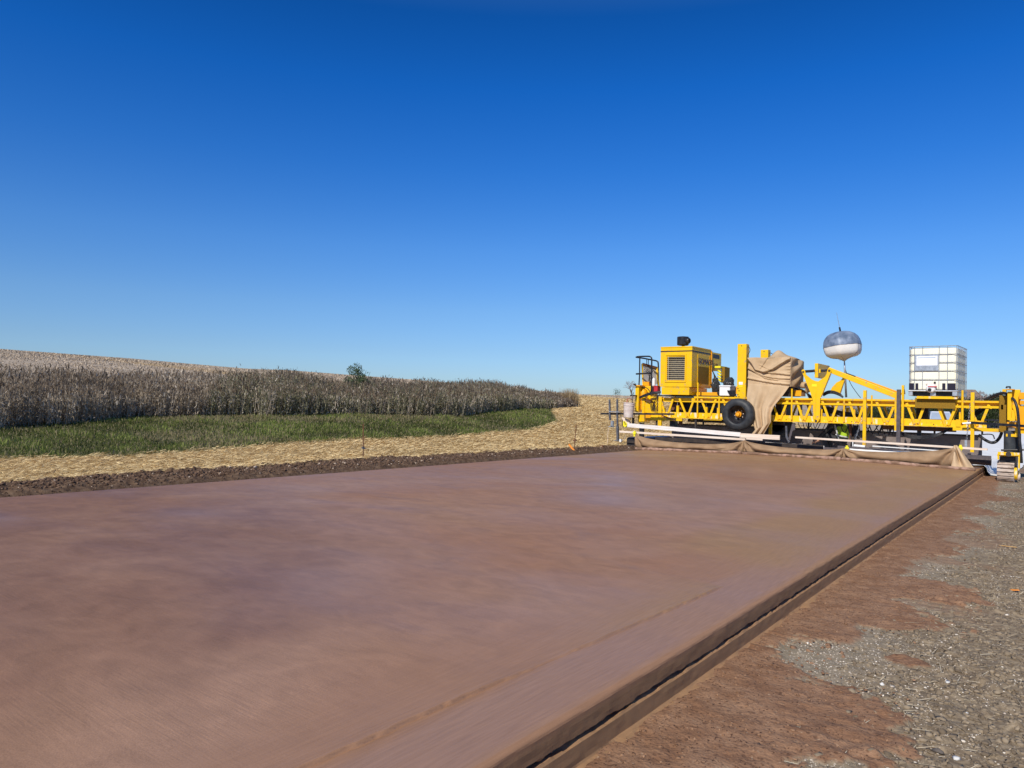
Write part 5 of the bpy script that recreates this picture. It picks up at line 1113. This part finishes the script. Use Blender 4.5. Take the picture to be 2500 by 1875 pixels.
low = [(0, 1.0, -.02), (-.1, .985, -.08), (-.3, .955, -.16), (-.5, .88, -.235), (-.7, .70, -.29), (-.8, .42, -.315), (-.9, .20, -.355), (-1, .04, -.40)]
skin(top, 0, .004).build('top_skin', M['silverblue'], bl, smooth=True); skin(low, 0, .006).build('bottom_skin', M['balloonwhite'], bl, smooth=True)
sm = MB()
for z in (-.02,):
    pts = [tilt @ Vector((R0 * hexr(2 * math.pi * k / 36) * 1.004 * math.cos(2 * math.pi * k / 36), R0 * hexr(2 * math.pi * k / 36) * 1.004 * math.sin(2 * math.pi * k / 36), z)) for k in range(37)]
    sm.tube(pts, .005, 5)
for k in range(6):
    t = 2 * math.pi * k / 6 - .5
    sm.tube([tilt @ Vector((R0 * s_ * hexr(t) * 1.006 * math.cos(t), R0 * s_ * (1 - .028) * 1.006 * math.sin(t), z)) for _, s_, z in low], .004, 4)
sm.build('seam', M['greysteel'], bl)
MB().tube([at(2061, 874, Yb), at(2062.5, 900, Yb), at(2066, 970, Yb)], [.012, .022, .026], 10).build('pole', M['galv'], bl, smooth=True)
MB().tube([at(2051, 811, Yb), at(2053, 800, Yb)][::-1] + [at(2051, 811, Yb)], .03, 8)
MB().tube([at(2049.5, 799, Yb), at(2052, 811, Yb)], .022, 10).build('antenna_base', M['black'], bl)
MB().tube([at(2042.5, 763, Yb), at(2049.5, 799, Yb)], [.004, .009], 6).build('antenna', M['galv'], bl)
MB().tube([at(2062, 880, Yb), at(2065, 905, Yb), at(2076, 935, Yb), at(2090, 957, Yb), at(2101, 971, Yb)], .008, 6, 5).build('cable', M['hose'], bl)
MB().tube([at(2051, 872, Yb), at(2051, 881, Yb)], .005, 6).build('guy_line', M['galv'], bl)

# tan canvas thrown over a box
def cloth(name, top_c, bot_c, nu, nv, disp, m, parent=None, thick=.01):
    """grid between a top curve and a bottom curve (world points), displaced by disp(s,t)->Vector"""
    vs = []; fs = []
    for j in range(nv + 1):
        for i in range(nu + 1):
            s, t = i / nu, j / nv; vs.append(top_c(s).lerp(bot_c(s), t) + disp(s, t))
    for j in range(nv):
        for i in range(nu): a = j * (nu + 1) + i; fs.append((a, a + 1, a + nu + 2, a + nu + 1))
    me = bpy.data.meshes.new(name); me.from_pydata([tuple(v) for v in vs], [], fs); me.materials.append(M[m]); me.polygons.foreach_set('use_smooth', [True] * len(fs))
    o = bpy.data.objects.new(name, me); col.objects.link(o); sd = o.modifiers.new('s', 'SOLIDIFY'); sd.thickness = thick; sd.offset = 0
    if parent is not None: o.parent = parent; o.matrix_parent_inverse = Matrix.Translation(-Vector(parent.location)) if parent.parent is None and parent.type == 'EMPTY' else Matrix.Identity(4)
    return o
def poly(pts):
    P = [Vector(p) for p in pts]
    def f(s):
        x = s * (len(P) - 1); i = min(int(x), len(P) - 2); return P[i].lerp(P[i + 1], x - i)
    return f
YC = 19.36; YC2 = 20.6
cv = thing('canvas_cover', 'wrinkled tan canvas thrown over a box, its long end hanging to the plank', 'canvas cover', tuple(at(1876, 945, YC)))
A_, B_ = at(1828, 874, YC), at(1931, 873, YC); C_, D_ = at(1826.5, 938, YC), at(1929.5, 944, YC)
def ridge(d, w): return math.exp(-(d / w) ** 2)
def seg_d(s, t, pts):
    best = (9, 0)
    for (a, b), (c, d) in zip(pts[:-1], pts[1:]):
        L = (c - a) ** 2 + (d - b) ** 2; k = max(0, min(1, ((s - a) * (c - a) + (t - b) * (d - b)) / L)); dd = math.hypot(s - a - k * (c - a), t - b - k * (d - b)); sg = 1 if (t - b - k * (d - b)) > 0 else -1
        if dd < best[0]: best = (dd, sg)
    return best
# (s right, t down) lines of the deep folds seen on the front
folds = [([(.0, .04), (.10, .24), (.19, .46), (.38, .52), (.60, .40), (.80, .22), (1.0, .05)], .075, .085), ([(.40, .53), (.62, .55), (.85, .585), (1.0, .60)], .045, .05), ([(.0, .40), (.14, .52), (.35, .66), (.60, .72), (.82, .74), (1, .74)], .04, .035),
         ([(.0, .78), (.3, .85), (.6, .90), (1, .93)], .05, .04), ([(.0, .42), (.2, .60), (.42, .75), (.7, .80)], .03, .03), ([(.30, .40), (.42, .10), (.46, 0)], .02, .035), ([(.28, .28), (.5, .42)], .015, .03)]
def dfront(s, t):
    y = 0
    for pts, amp, w_ in folds:
        d, sg = seg_d(s, t, pts); y += (-amp * math.exp(-((d - .0) / w_) ** 2) if sg < 0 else amp * .75 * math.exp(-(d / w_) ** 2))
    y += .012 * math.sin(t * 60 + 6 * s) * math.exp(-((1 - s) / .10) ** 2) + .015 * (float(vn(s * 7, t * 9, 5)) - .5)
    return Vector((0, y - .02 + .0, .012 * math.sin(9 * s) * (1 - t)))
cloth('front_face', poly([A_, B_]), poly([C_, D_]), 90, 70, dfront, 'canvas', cv)
E_ = Vector((B_.x - .02, YC2, B_.z - .03)); F_ = Vector((D_.x, YC2 - .1, D_.z + .10))
def dside(s, t): 
    q = math.sin((t * 2.6 + s * 1.7) * 5.2) * .05 * math.sin(math.pi * min(1, s * 1.1)); return Vector((q + .05 * math.sin(math.pi * s) * (1 - t), 0, -.04 * math.sin(math.pi * s) * t))
cloth('side_face', poly([B_, E_]), poly([D_, F_]), 46, 46, dside, 'canvas', cv)
G_ = Vector((A_.x, YC2, A_.z - .02))
def dtop(s, t):
    hump = .22 * math.exp(-((s - .56) / .16) ** 2 - ((t - .45) / .3) ** 2) + .10 * math.exp(-((s - .75) / .2) ** 2 - ((t - .7) / .3) ** 2); return Vector((0, 0, (hump + .02 * math.sin(13 * s + 4 * t)) * math.sin(math.pi * t)))
cloth('top_face', poly([A_, B_]), poly([G_, E_]), 40, 30, dtop, 'canvas', cv)
hl = [(1826.5, 936), (1823, 970), (1826, 1000), (1836, 1030), (1843, 1050), (1835, 1060)]; hr = [(1927, 944), (1912, 965), (1890, 992), (1884, 1008), (1884, 1030), (1866, 1061)]
def flap(s, t):
    x = t * (len(hl) - 1); i = min(int(x), len(hl) - 2); k = x - i
    a = at(hl[i][0] + (hl[i + 1][0] - hl[i][0]) * k, hl[i][1] + (hl[i + 1][1] - hl[i][1]) * k, YC - .03 - .25 * t); b = at(hr[i][0] + (hr[i + 1][0] - hr[i][0]) * k, hr[i][1] + (hr[i + 1][1] - hr[i][1]) * k, YC - .03 - .25 * t)
    amp = .012 + .05 * t
    return a.lerp(b, s) + Vector((0, amp * (math.sin(s * 15 + 1.5 * t) + .6 * math.sin(s * 27 + 3 * t + 1)) - .01, 0))
vs = [flap(i / 60, j / 50) for j in range(51) for i in range(61)]; fs = [(j * 61 + i, j * 61 + i + 1, (j + 1) * 61 + i + 1, (j + 1) * 61 + i) for j in range(50) for i in range(60)]
me = bpy.data.meshes.new('hanging_flap'); me.from_pydata([tuple(v) for v in vs], [], fs); me.materials.append(M['canvas']); me.polygons.foreach_set('use_smooth', [True] * len(fs))
o = bpy.data.objects.new('hanging_flap', me); col.objects.link(o); o.modifiers.new('s', 'SOLIDIFY').thickness = .01; o.parent = cv; o.matrix_parent_inverse = Matrix.Translation(-Vector(cv.location))
part('box_frame', MB().box(A_.x + .03, B_.x - .05, YC + .12, YC2 - .15, ZT + .05, A_.z - .06), 'dark')
tag(MB().tube([at(1955, 945, 19.9), at(1962, 941, 19.9), at(1972, 935, 19.9), at(1975, 950, 19.85), at(1968, 957, 19.8)], [.05, .10, .07, .10, .05, .05][:5], 9).build('cloth_bundle', M['canvas'], smooth=True), 'crumpled end of tan cloth tucked behind the V shaped yellow plate', 'cloth')

# bits standing on the deck
b_ = thing('plastic_tub', 'white plastic tub on the machine deck right of the engine housing', 'tub', tuple(at(1770, 965, YF + .1)))
MB().pbox(1756.5, 944, 1782, 966, YF + .05, YF + .4).build('body', M['white'], b_, bevel=.008); MB().pbox(1755.5, 940.5, 1783.5, 944, YF + .03, YF + .42).build('lid', M['white'], b_, bevel=.006)
b_ = thing('battery_box', 'dark open box on the deck between the white tub and the tall yellow mast', 'box', tuple(at(1787, 966, YF)))
MB().add([at(1775, 953, YF - .02), at(1797, 953, YF - .02), at(1798, 966, YF), at(1782, 966, YF), at(1775, 953, YF + .3), at(1797, 953, YF + .3), at(1798, 966, YF + .3), at(1782, 966, YF + .3)], [(0, 1, 2, 3), (7, 6, 5, 4), (1, 5, 6, 2), (3, 2, 6, 7), (4, 0, 3, 7)]).build('body', M['black'], b_)
MB().pbox(1783, 945, 1794, 953, YF + .1, YF + .3).build('grey_lid', M['greysteel'], b_)
def crumple(name, uvs, Y_, m, label, cat, seed, amp=.05):
    a = at(uvs[0], uvs[1], Y_); b = at(uvs[2], uvs[3], Y_); cx_, cz_ = (a.x + b.x) / 2, (a.z + b.z) / 2; rx, rz_ = abs(b.x - a.x) / 2, abs(a.z - b.z) / 2
    bm = bmesh.new(); bmesh.ops.create_icosphere(bm, subdivisions=4, radius=1)
    for v in bm.verts:
        k = 1 + .55 * (float(fbm(v.co.x * 2 + 5 + seed, v.co.z * 2 + v.co.y * 2, 1.3, 4, seed)) - .5) * 2 * .8
        v.co = Vector((cx_ + v.co.x * rx * k, Y_ + v.co.y * min(rx, .2) * k, cz_ + v.co.z * rz_ * k))
    me = bpy.data.meshes.new(name); bm.to_mesh(me); bm.free(); me.materials.append(M[m]); o = bpy.data.objects.new(name, me); col.objects.link(o); return tag(o, label, cat)
M['bag'] = mat('black_plastic_film', (.03, .032, .036), .25, (.05, .055, .06), 8, bump=.5, bscale=12)
crumple('plastic_bag', (1738, 924, 1758, 960), 20.3, 'bag', 'black plastic bag slumped against the engine housing beside the white tub', 'bag', 3)
crumple('plastic_bag', (1769, 922, 1792, 950), 20.1, 'bag', 'grey black plastic bag bunched behind the dark open box, tied to a point', 'bag', 9)
tag(MB().tube([at(1777, 935, 20.0), at(1777, 921, 20.0), at(1780, 930, 20.0), at(1791, 942, 20.0)], .012, 6).build('bag_tie', M['bag']), 'black cords rising from the bunched bag by the tall yellow mast', 'cord')
cn = thing('fuel_can', 'red plastic can between the black railing and the engine housing', 'can', tuple(at(1599, 959, YF + .2)))
MB().pbox(1596, 943, 1605, 961, YF + .15, YF + .35).build('body', M['red'], cn, bevel=.01); MB().pbox(1595.6, 941.5, 1605.4, 944, YF + .14, YF + .36).build('lid', M['red'], cn)
MB().pbox(1592, 943, 1595.5, 961, YF + .15, YF + .35).build('side', M['text'], cn)
jg = thing('white_jug', 'tall white jug standing behind the red can on the left platform', 'jug', tuple(at(1596, 942, YF + .25)))
_j = at(1596, 942, YF + .3); MB().lathe(_j, [(.045, 0), (.05, .02), (.05, .17), (.04, .21), (.018, .225), (.018, .24)], 'z', 16).build('body', M['white'], jg)
# bucket
bk = thing('bucket', 'mortar stained white plastic bucket hanging beside the left leg of the machine', 'bucket', tuple(at(1535, 1018, YF - .35)))
p = at(1534, 1019, YF - .35); q = at(1536.5, 983, YF - .35); ax = (q - p).normalized(); rot = ax.to_track_quat('Z', 'Y').to_matrix().to_4x4(); Lb = (q - p).length
def tb(mb): mb.v = [tuple(p + rot @ Vector(v)) for v in mb.v]; return mb
tb(MB().lathe((0, 0, 0), [(.0, 0), (.128, .0), (.135, .01), (.155, Lb * .78), (.165, Lb * .79), (.165, Lb * .85), (.158, Lb * .86), (.160, Lb * .93), (.168, Lb * .94), (.168, Lb), (.155, Lb), (.15, Lb * .5), (.12, .02), (0, .02)], 'z', 36, caps=False)).build('body', M['pail'], bk, smooth=False)
tb(MB().tube([(-.16, 0, Lb * .92), (-.14, 0, Lb + .06), (-.05, .02, Lb + .11), (.06, .02, Lb + .12), (.15, 0, Lb + .08), (.165, 0, Lb * .92)], .008, 6, 4)).build('handle', M['redvalve'], bk)
tb(MB().tube([(.02, -.10, Lb * .8), (.10, -.04, Lb + .02), (.16, 0, Lb + .16), (.20, .0, Lb + .30)], .012, 6, 3)).build('brush_stick', M['black'], bk)
gb = thing('tool_bag', 'tan and yellow tool bag hanging below the bucket at the left end', 'bag', tuple(at(1527, 1035, YF - .3)))
MB().plate([(1517, 1018), (1524, 1021), (1532, 1026), (1537, 1032), (1535, 1036), (1528, 1034), (1522, 1029)], YF - .3, YF - .2).build('flap', M['pinkwood'], gb)
bo = MB().plate([(1521, 1029), (1524, 1028), (1530, 1034), (1530, 1040), (1526, 1043), (1521, 1040)], YF - .34, YF - .22).build('body', M['limey'], gb)
p_ = at(1522.3, 1029.5, YF - .345); text('lettering', 'LINE', Matrix(((.5, .866, 0, p_.x), (0, 0, -1, p_.y), (-.866, .5, 0, p_.z), (0, 0, 0, 1))), .055, 'text', bo)
MB().tube([at(1515, 1015, YF - .25), at(1520, 1024, YF - .28), at(1519, 1034, YF - .28), at(1523, 1043, YF - .28)], .012, 6, 3).build('strap', M['black'], gb)

# ------------------------------------------------------------------ planks, poles and the dragged burlap
Yp = 18.95
pk = MB()
def plank(name, uvs, Y0, Y1, th, dp, m, label, cat='plank', group=None):
    a, b = at(uvs[0], uvs[1], Y0), at(uvs[2], uvs[3], Y1); o = MB().bar(a, b, th, dp).build(name, M[m], bevel=.003)
    return tag(o, label, cat, group)
plank('timber_plank', (1532, 1038, 1808, 1061), 19.0, 18.8, .11, .04, 'wood', 'wide white painted plank lying across the left half, under the wheel', group='planks on the work bridge')
plank('timber_plank', (1806, 1063, 1904, 1068.5), 18.82, 18.78, .115, .04, 'pinkwood', 'short pale bare plank continuing right from the white painted one', group='planks on the work bridge')
plank('timber_pole', (1513, 1053.5, 1820, 1073), 18.75, 18.7, .055, .04, 'pinkwood', 'long pinkish wooden rail running under the white plank at the left', 'rail', 'wooden rails carrying the burlap')
plank('timber_pole', (1822, 1071, 1862, 1074), 18.7, 18.68, .04, .04, 'pinkwood', 'short wooden rail stub right of the left burlap knot', 'rail', 'wooden rails carrying the burlap')
plank('timber_pole', (1942, 1067.5, 2411, 1097.5), 18.75, 18.6, .045, .05, 'pinkwood', 'long pale wooden rail running across the right half to beyond the last burlap knot', 'rail', 'wooden rails carrying the burlap')
plank('aluminium_strip', (2130, 1089, 2330, 1103), 19.0, 18.9, .025, .02, 'white', 'thin white strip below the long rail on the right', 'strip')
plank('black_beam', (1600, 1071, 2010, 1092), 19.1, 19.05, .10, .04, 'dark', 'dark steel beam behind the left and middle burlap swags', 'beam')
plank('black_beam', (2045, 1093, 2300, 1110), 19.15, 19.1, .10, .04, 'greysteel', 'dark steel beam behind the right burlap swag', 'beam')
for i, (u, v, lb) in enumerate(((1549.5, 1058, 'yellow bracket clamping the burlap at the left end'), (2068, 1095, 'yellow bracket clamping the burlap in the middle'), (2345, 1094, 'yellow bracket clamping the burlap at the right end'))):
    c = at(u, v, 18.62); t = thing('rail_clamp', lb, 'clamp', tuple(c), 'yellow clamps on the rails')
    MB().bar(c + Vector((0, 0, -.09)), c + Vector((0, 0, .07)), .05, .05).build('stem', M['limey'], t, bevel=.006); MB().bar(c + Vector((-.045, 0, .0)), c + Vector((.045, 0, .0)), .06, .07).build('collar', M['limey'], t, bevel=.008)
knots = [(1557, 1060, 18.6), (1821, 1075, 18.6), (2062, 1094.5, 18.6), (2330, 1093, 18.6)]
sag = [(1690, 1084), (1945, 1096), (2200, 1106)]
lowv = [(1562, 1096), (1690, 1103), (1822, 1109), (1945, 1117), (2062, 1124), (2200, 1137), (2372, 1152)]
M['mudb'] = M['mud']
tk_ = [at(*k) for k in knots]; names = ['left burlap swag, hanging between the left end and the first knot', 'middle burlap swag, between the first and second knots', 'right burlap swag, dirtiest, ending in a loose flap at the slab edge']
def slab_z(x): return float(crown(x))
for i in range(3):
    K0, K1 = tk_[i], tk_[i + 1]; s0 = at(sag[i][0], sag[i][1] - .5, 18.5)
    N1, N2 = 110, 34; vs = []
    for j in range(N2 + 1):
        t = j / N2
        for q in range(N1 + 1):
            s = q / N1; e = 4 * s * (1 - s)
            flat = e ** .55
            topz = K0.z * (1 - s) + K1.z * s; sagd = ((K0.z + K1.z) / 2 - s0.z); tz = topz - sagd * flat
            x = K0.x * (1 - s) + K1.x * s
            bx = x + (.16 * (1 - t) if 0 else 0)
            # the cloth is gathered at the knots: radiating creases
            yb_ = 18.32 + .10 * (1 - e)
            zb_ = slab_z(x) + .045
            th_ = math.pi * t * .96; gz_ = zb_ + (tz - zb_) * (1 + math.cos(th_)) / 2
            gy = 18.50 - .03 * t - (.05 + .15 * flat) * math.sin(th_)
            d0 = s * abs(K1.x - K0.x); d1 = (1 - s) * abs(K1.x - K0.x)
            for dd, sg in ((d0, 1), (d1, -1)):
                ang = math.atan2(t * .32, dd + .02); fall = math.exp(-dd / .5)
                gy += .07 * fall * math.sin(ang * 9 + sg + i) * min(1, dd / .08) * min(1, t * 5)
                pull = math.exp(-dd / .10); gz_ = gz_ * (1 - pull * .55 * (1 - 0)) + (topz * (1 - t * .8)) * pull * .55 if t < .9 else gz_
            gy += .012 * (float(vn(x * 5, t * 6, 9 + i)) - .5) * 2
            xx = x
            if i == 2 and s > .93: xx = x + (s - .93) * t * 2.2
            vs.append((xx, gy, gz_))
    fs = [(j * (N1 + 1) + q, j * (N1 + 1) + q + 1, (j + 1) * (N1 + 1) + q + 1, (j + 1) * (N1 + 1) + q) for j in range(N2) for q in range(N1)]
    me = bpy.data.meshes.new('burlap_drag'); me.from_pydata(vs, [], fs); me.materials.append(M['burlap']); me.polygons.foreach_set('use_smooth', [True] * len(fs))
    o = bpy.data.objects.new('burlap_drag', me); col.objects.link(o); o.modifiers.new('s', 'SOLIDIFY').thickness = .012; tag(o, names[i], 'burlap sheet', 'burlap swags dragged behind the machine')
    # caked trailing edge on the slab
    x0, x1 = K0.x + (.08 if i == 0 else 0), K1.x + (.42 if i == 2 else 0); pts = []; rs = []
    for q in range(120):
        s = q / 119; x = x0 + (x1 - x0) * s; r = .026 + .026 * float(fbm(x, i, 2.4, 4, 300)); pts.append((x, 18.26 + .06 * (float(fbm(x, 0, 1.1, 3, 310)) - .5) + .05 * abs(s - .5), slab_z(x) + r * .7)); rs.append(r * (1 if 0 < q < 119 else .3))
    rr = MB().tube(pts, rs, 10).build('caked_hem', M['mud'], smooth=True); rr.parent = o
# loose end flap at the right knot
K = tk_[3]
def lf(s, t):
    a = K + Vector((-.04, -.02, .03 - .0)); b0 = Vector((K.x - .02, 18.30, slab_z(K.x) + .05)); b1 = Vector((K.x + .40, 18.32, .03)); top_ = K + Vector((.05 * s, -.02, .05)); bt_ = b0.lerp(b1, s)
    return top_.lerp(bt_, t) + Vector((0, -.07 * math.sin(s * 11) * math.sin(math.pi * min(1, t * .9)), .03 * math.sin(s * 9 + 1) * t * (1 - t) * 3))
vs = [tuple(lf(i / 40, j / 24)) for j in range(25) for i in range(41)]; fs = [(j * 41 + i, j * 41 + i + 1, (j + 1) * 41 + i + 1, (j + 1) * 41 + i) for j in range(24) for i in range(40)]
me = bpy.data.meshes.new('loose_flap'); me.from_pydata(vs, [], fs); me.materials.append(M['canvas']); me.polygons.foreach_set('use_smooth', [True] * len(fs))
o2 = bpy.data.objects.new('loose_flap', me); col.objects.link(o2); o2.modifiers.new('s', 'SOLIDIFY').thickness = .012; o2.parent = o
# dried mortar patches on the swags
def film_roll(uvs, Yq, r, lb):
    a, b = at(uvs[0], uvs[1], Yq), at(uvs[2], uvs[3], Yq); n_ = 40; pts = []; rs = []
    for q in range(n_): s_ = q / (n_ - 1); p_ = a.lerp(b, s_); p_ += Vector((0, .03 * (float(fbm(p_.x, 3, 1.7, 3, 420)) - .5), .03 * (float(fbm(p_.x, 9, 2.1, 3, 421)) - .5))); pts.append(p_); rs.append(r * (.8 + .5 * float(fbm(p_.x, 1, 2.6, 3, 422))))
    tag(MB().tube(pts, rs, 9).build('film_roll', M['film'], smooth=True), lb, 'plastic roll', 'rolled white film behind the burlap')
film_roll((1868, 1084, 2012, 1093), 19.15, .045, 'bunched white plastic film behind the middle burlap swag')
film_roll((2072, 1099, 2330, 1112), 19.10, .032, 'bunched white plastic film behind the right burlap swag')
# ------------------------------------------------------------------ worker behind the truss
def skinmesh(name, verts, edges, radii, m, parent=None, sub=2):
    me = bpy.data.meshes.new(name); me.from_pydata([tuple(v) for v in verts], edges, []); ob = bpy.data.objects.new(name, me); col.objects.link(ob)
    md = ob.modifiers.new('k', 'SKIN'); 
    for v, r in zip(me.skin_vertices[0].data, radii): v.radius = (r, r) if not isinstance(r, tuple) else r
    me.skin_vertices[0].data[0].use_root = True; md.use_smooth_shade = True
    sb = ob.modifiers.new('b', 'SUBSURF'); sb.levels = sb.render_levels = sub
    me.materials.append(M[m])
    if parent is not None: ob.parent = parent; ob.matrix_parent_inverse = Matrix.Translation(-Vector(parent.location))
    return ob
W0 = at(2050, 1075, 20.45); gx = W0.x; gy = 20.45; gz0_ = slab_z(gx) + .03
pr_ = thing('person', 'worker in a green hi-vis vest crouching behind the machine, bent over towards the left', 'person', (gx, gy, gz0_))
B = lambda a, b, c: (gx + a, gy + b, gz0_ + c)
vts = [B(.10, 0, .34), B(.10, .02, .48), B(.04, .0, .66), B(-.06, -.02, .84), B(-.14, -.03, .92), B(-.22, -.04, 1.0), B(-.28, -.05, 1.08),
       B(-.08, -.2, .86), B(-.26, -.24, .62), B(-.45, -.2, .42), B(-.52, -.18, .36), B(-.08, .16, .86), B(-.24, .2, .62), B(-.42, .14, .40), B(-.49, .12, .34),
       B(.08, -.10, .32), B(-.36, -.16, .50), B(-.30, -.15, .10), B(-.32, -.15, .05), B(-.46, -.16, .035), B(.08, .10, .32), B(-.34, .16, .48), B(-.24, .15, .10), B(-.26, .15, .05), B(-.40, .16, .035)]
eds = [(0, 1), (1, 2), (2, 3), (3, 4), (4, 5), (5, 6), (3, 7), (7, 8), (8, 9), (9, 10), (3, 11), (11, 12), (12, 13), (13, 14), (0, 15), (15, 16), (16, 17), (17, 18), (18, 19), (0, 20), (20, 21), (21, 22), (22, 23), (23, 24)]
rad = [(.15, .13), .13, .145, .15, .065, .10, .085, .075, .05, .04, .035, .075, .05, .04, .035, .10, .075, .05, .05, .045, .10, .075, .05, .05, .045]
skinmesh('body', vts, eds, rad, 'cloth', pr_)
skinmesh('vest', [B(.12, 0, .38), B(.10, .01, .50), B(.04, 0, .66), B(-.05, -.02, .83)], [(0, 1), (1, 2), (2, 3)], [(.175, .16), (.17, .15), (.18, .165), (.15, .14)], 'vest', pr_)
MB().tube([B(.02, -.195, .36), B(-.02, -.20, .55), B(-.10, -.175, .80)], .018, 6).build('reflective_band', M['refl'], pr_)
MB().tube([B(.22, -.12, .44), B(.10, -.19, .46), B(-.06, -.17, .50)], .018, 6).build('reflective_band', M['refl'], pr_)
MB().lathe(B(-.27, -.05, 1.08), [(.125, 0), (.12, .05), (.09, .10), (.03, .125)], 'z', 20).build('hard_hat', M['white'], pr_, smooth=True)
for yy_ in (-.155, .155): MB().bar(B(-.20, yy_, .04), B(-.47, yy_, .035), .11, .09).build('boot', M['boot'], pr_, bevel=.03)
for sgn in (-1, 1):
    hb = B(-.53, -.18 if sgn < 0 else .12, .34)
    hv = [hb, (hb[0] - .05, hb[1], hb[2] - .04)]; he = [(0, 1)]; hr_ = [.03, .034]
    for f_ in range(4):
        y0 = hb[1] - .03 + .02 * f_; b0 = len(hv); hv += [(hb[0] - .075, y0, hb[2] - .06), (hb[0] - .10, y0, hb[2] - .085), (hb[0] - .105, y0, hb[2] - .11 + .004 * abs(f_ - 1))]; he += [(1, b0), (b0, b0 + 1), (b0 + 1, b0 + 2)]; hr_ += [.010, .009, .008]
    b0 = len(hv); hv += [(hb[0] - .03, hb[1] + .045 * sgn, hb[2] - .05), (hb[0] - .06, hb[1] + .05 * sgn, hb[2] - .08)]; he += [(0, b0), (b0, b0 + 1)]; hr_ += [.012, .009]
    skinmesh('hand', hv, he, hr_, 'skin', pr_, 1)

# verge litter
p_ = Vector((-.49, 5.95, float(ground_z(-.49, 5.95)) + .012)); 
def litter(u, v, L, a, m, lb, cat, w_=.012):
    d = ray(u, v); t = (-.21 - H) / d[2]; x, y = d[0] * t, d[1] * t; z = float(ground_z(x, y)) + .012
    c, s = math.cos(a) * L / 2, math.sin(a) * L / 2; tag(MB().bar((x - c, y - s, z), (x + c, y + s, z + .006), w_, .006, up=(0, 0, 1)).build('wood_splinter' if cat == 'splinter' else 'flag_scrap', M[m], bevel=.001), lb, cat)
M['orangelath2'] = mat('split_lath_wood', (.60, .36, .14), .8)
litter(2477, 1441, .06, .3, 'orangelath', 'small scrap of orange marking flag on the verge at the right edge', 'flag scrap', .03)
litter(2460, 1333, .17, -.3, 'orangelath2', 'broken yellowish wood splinter on the verge above the orange scrap', 'splinter', .02)
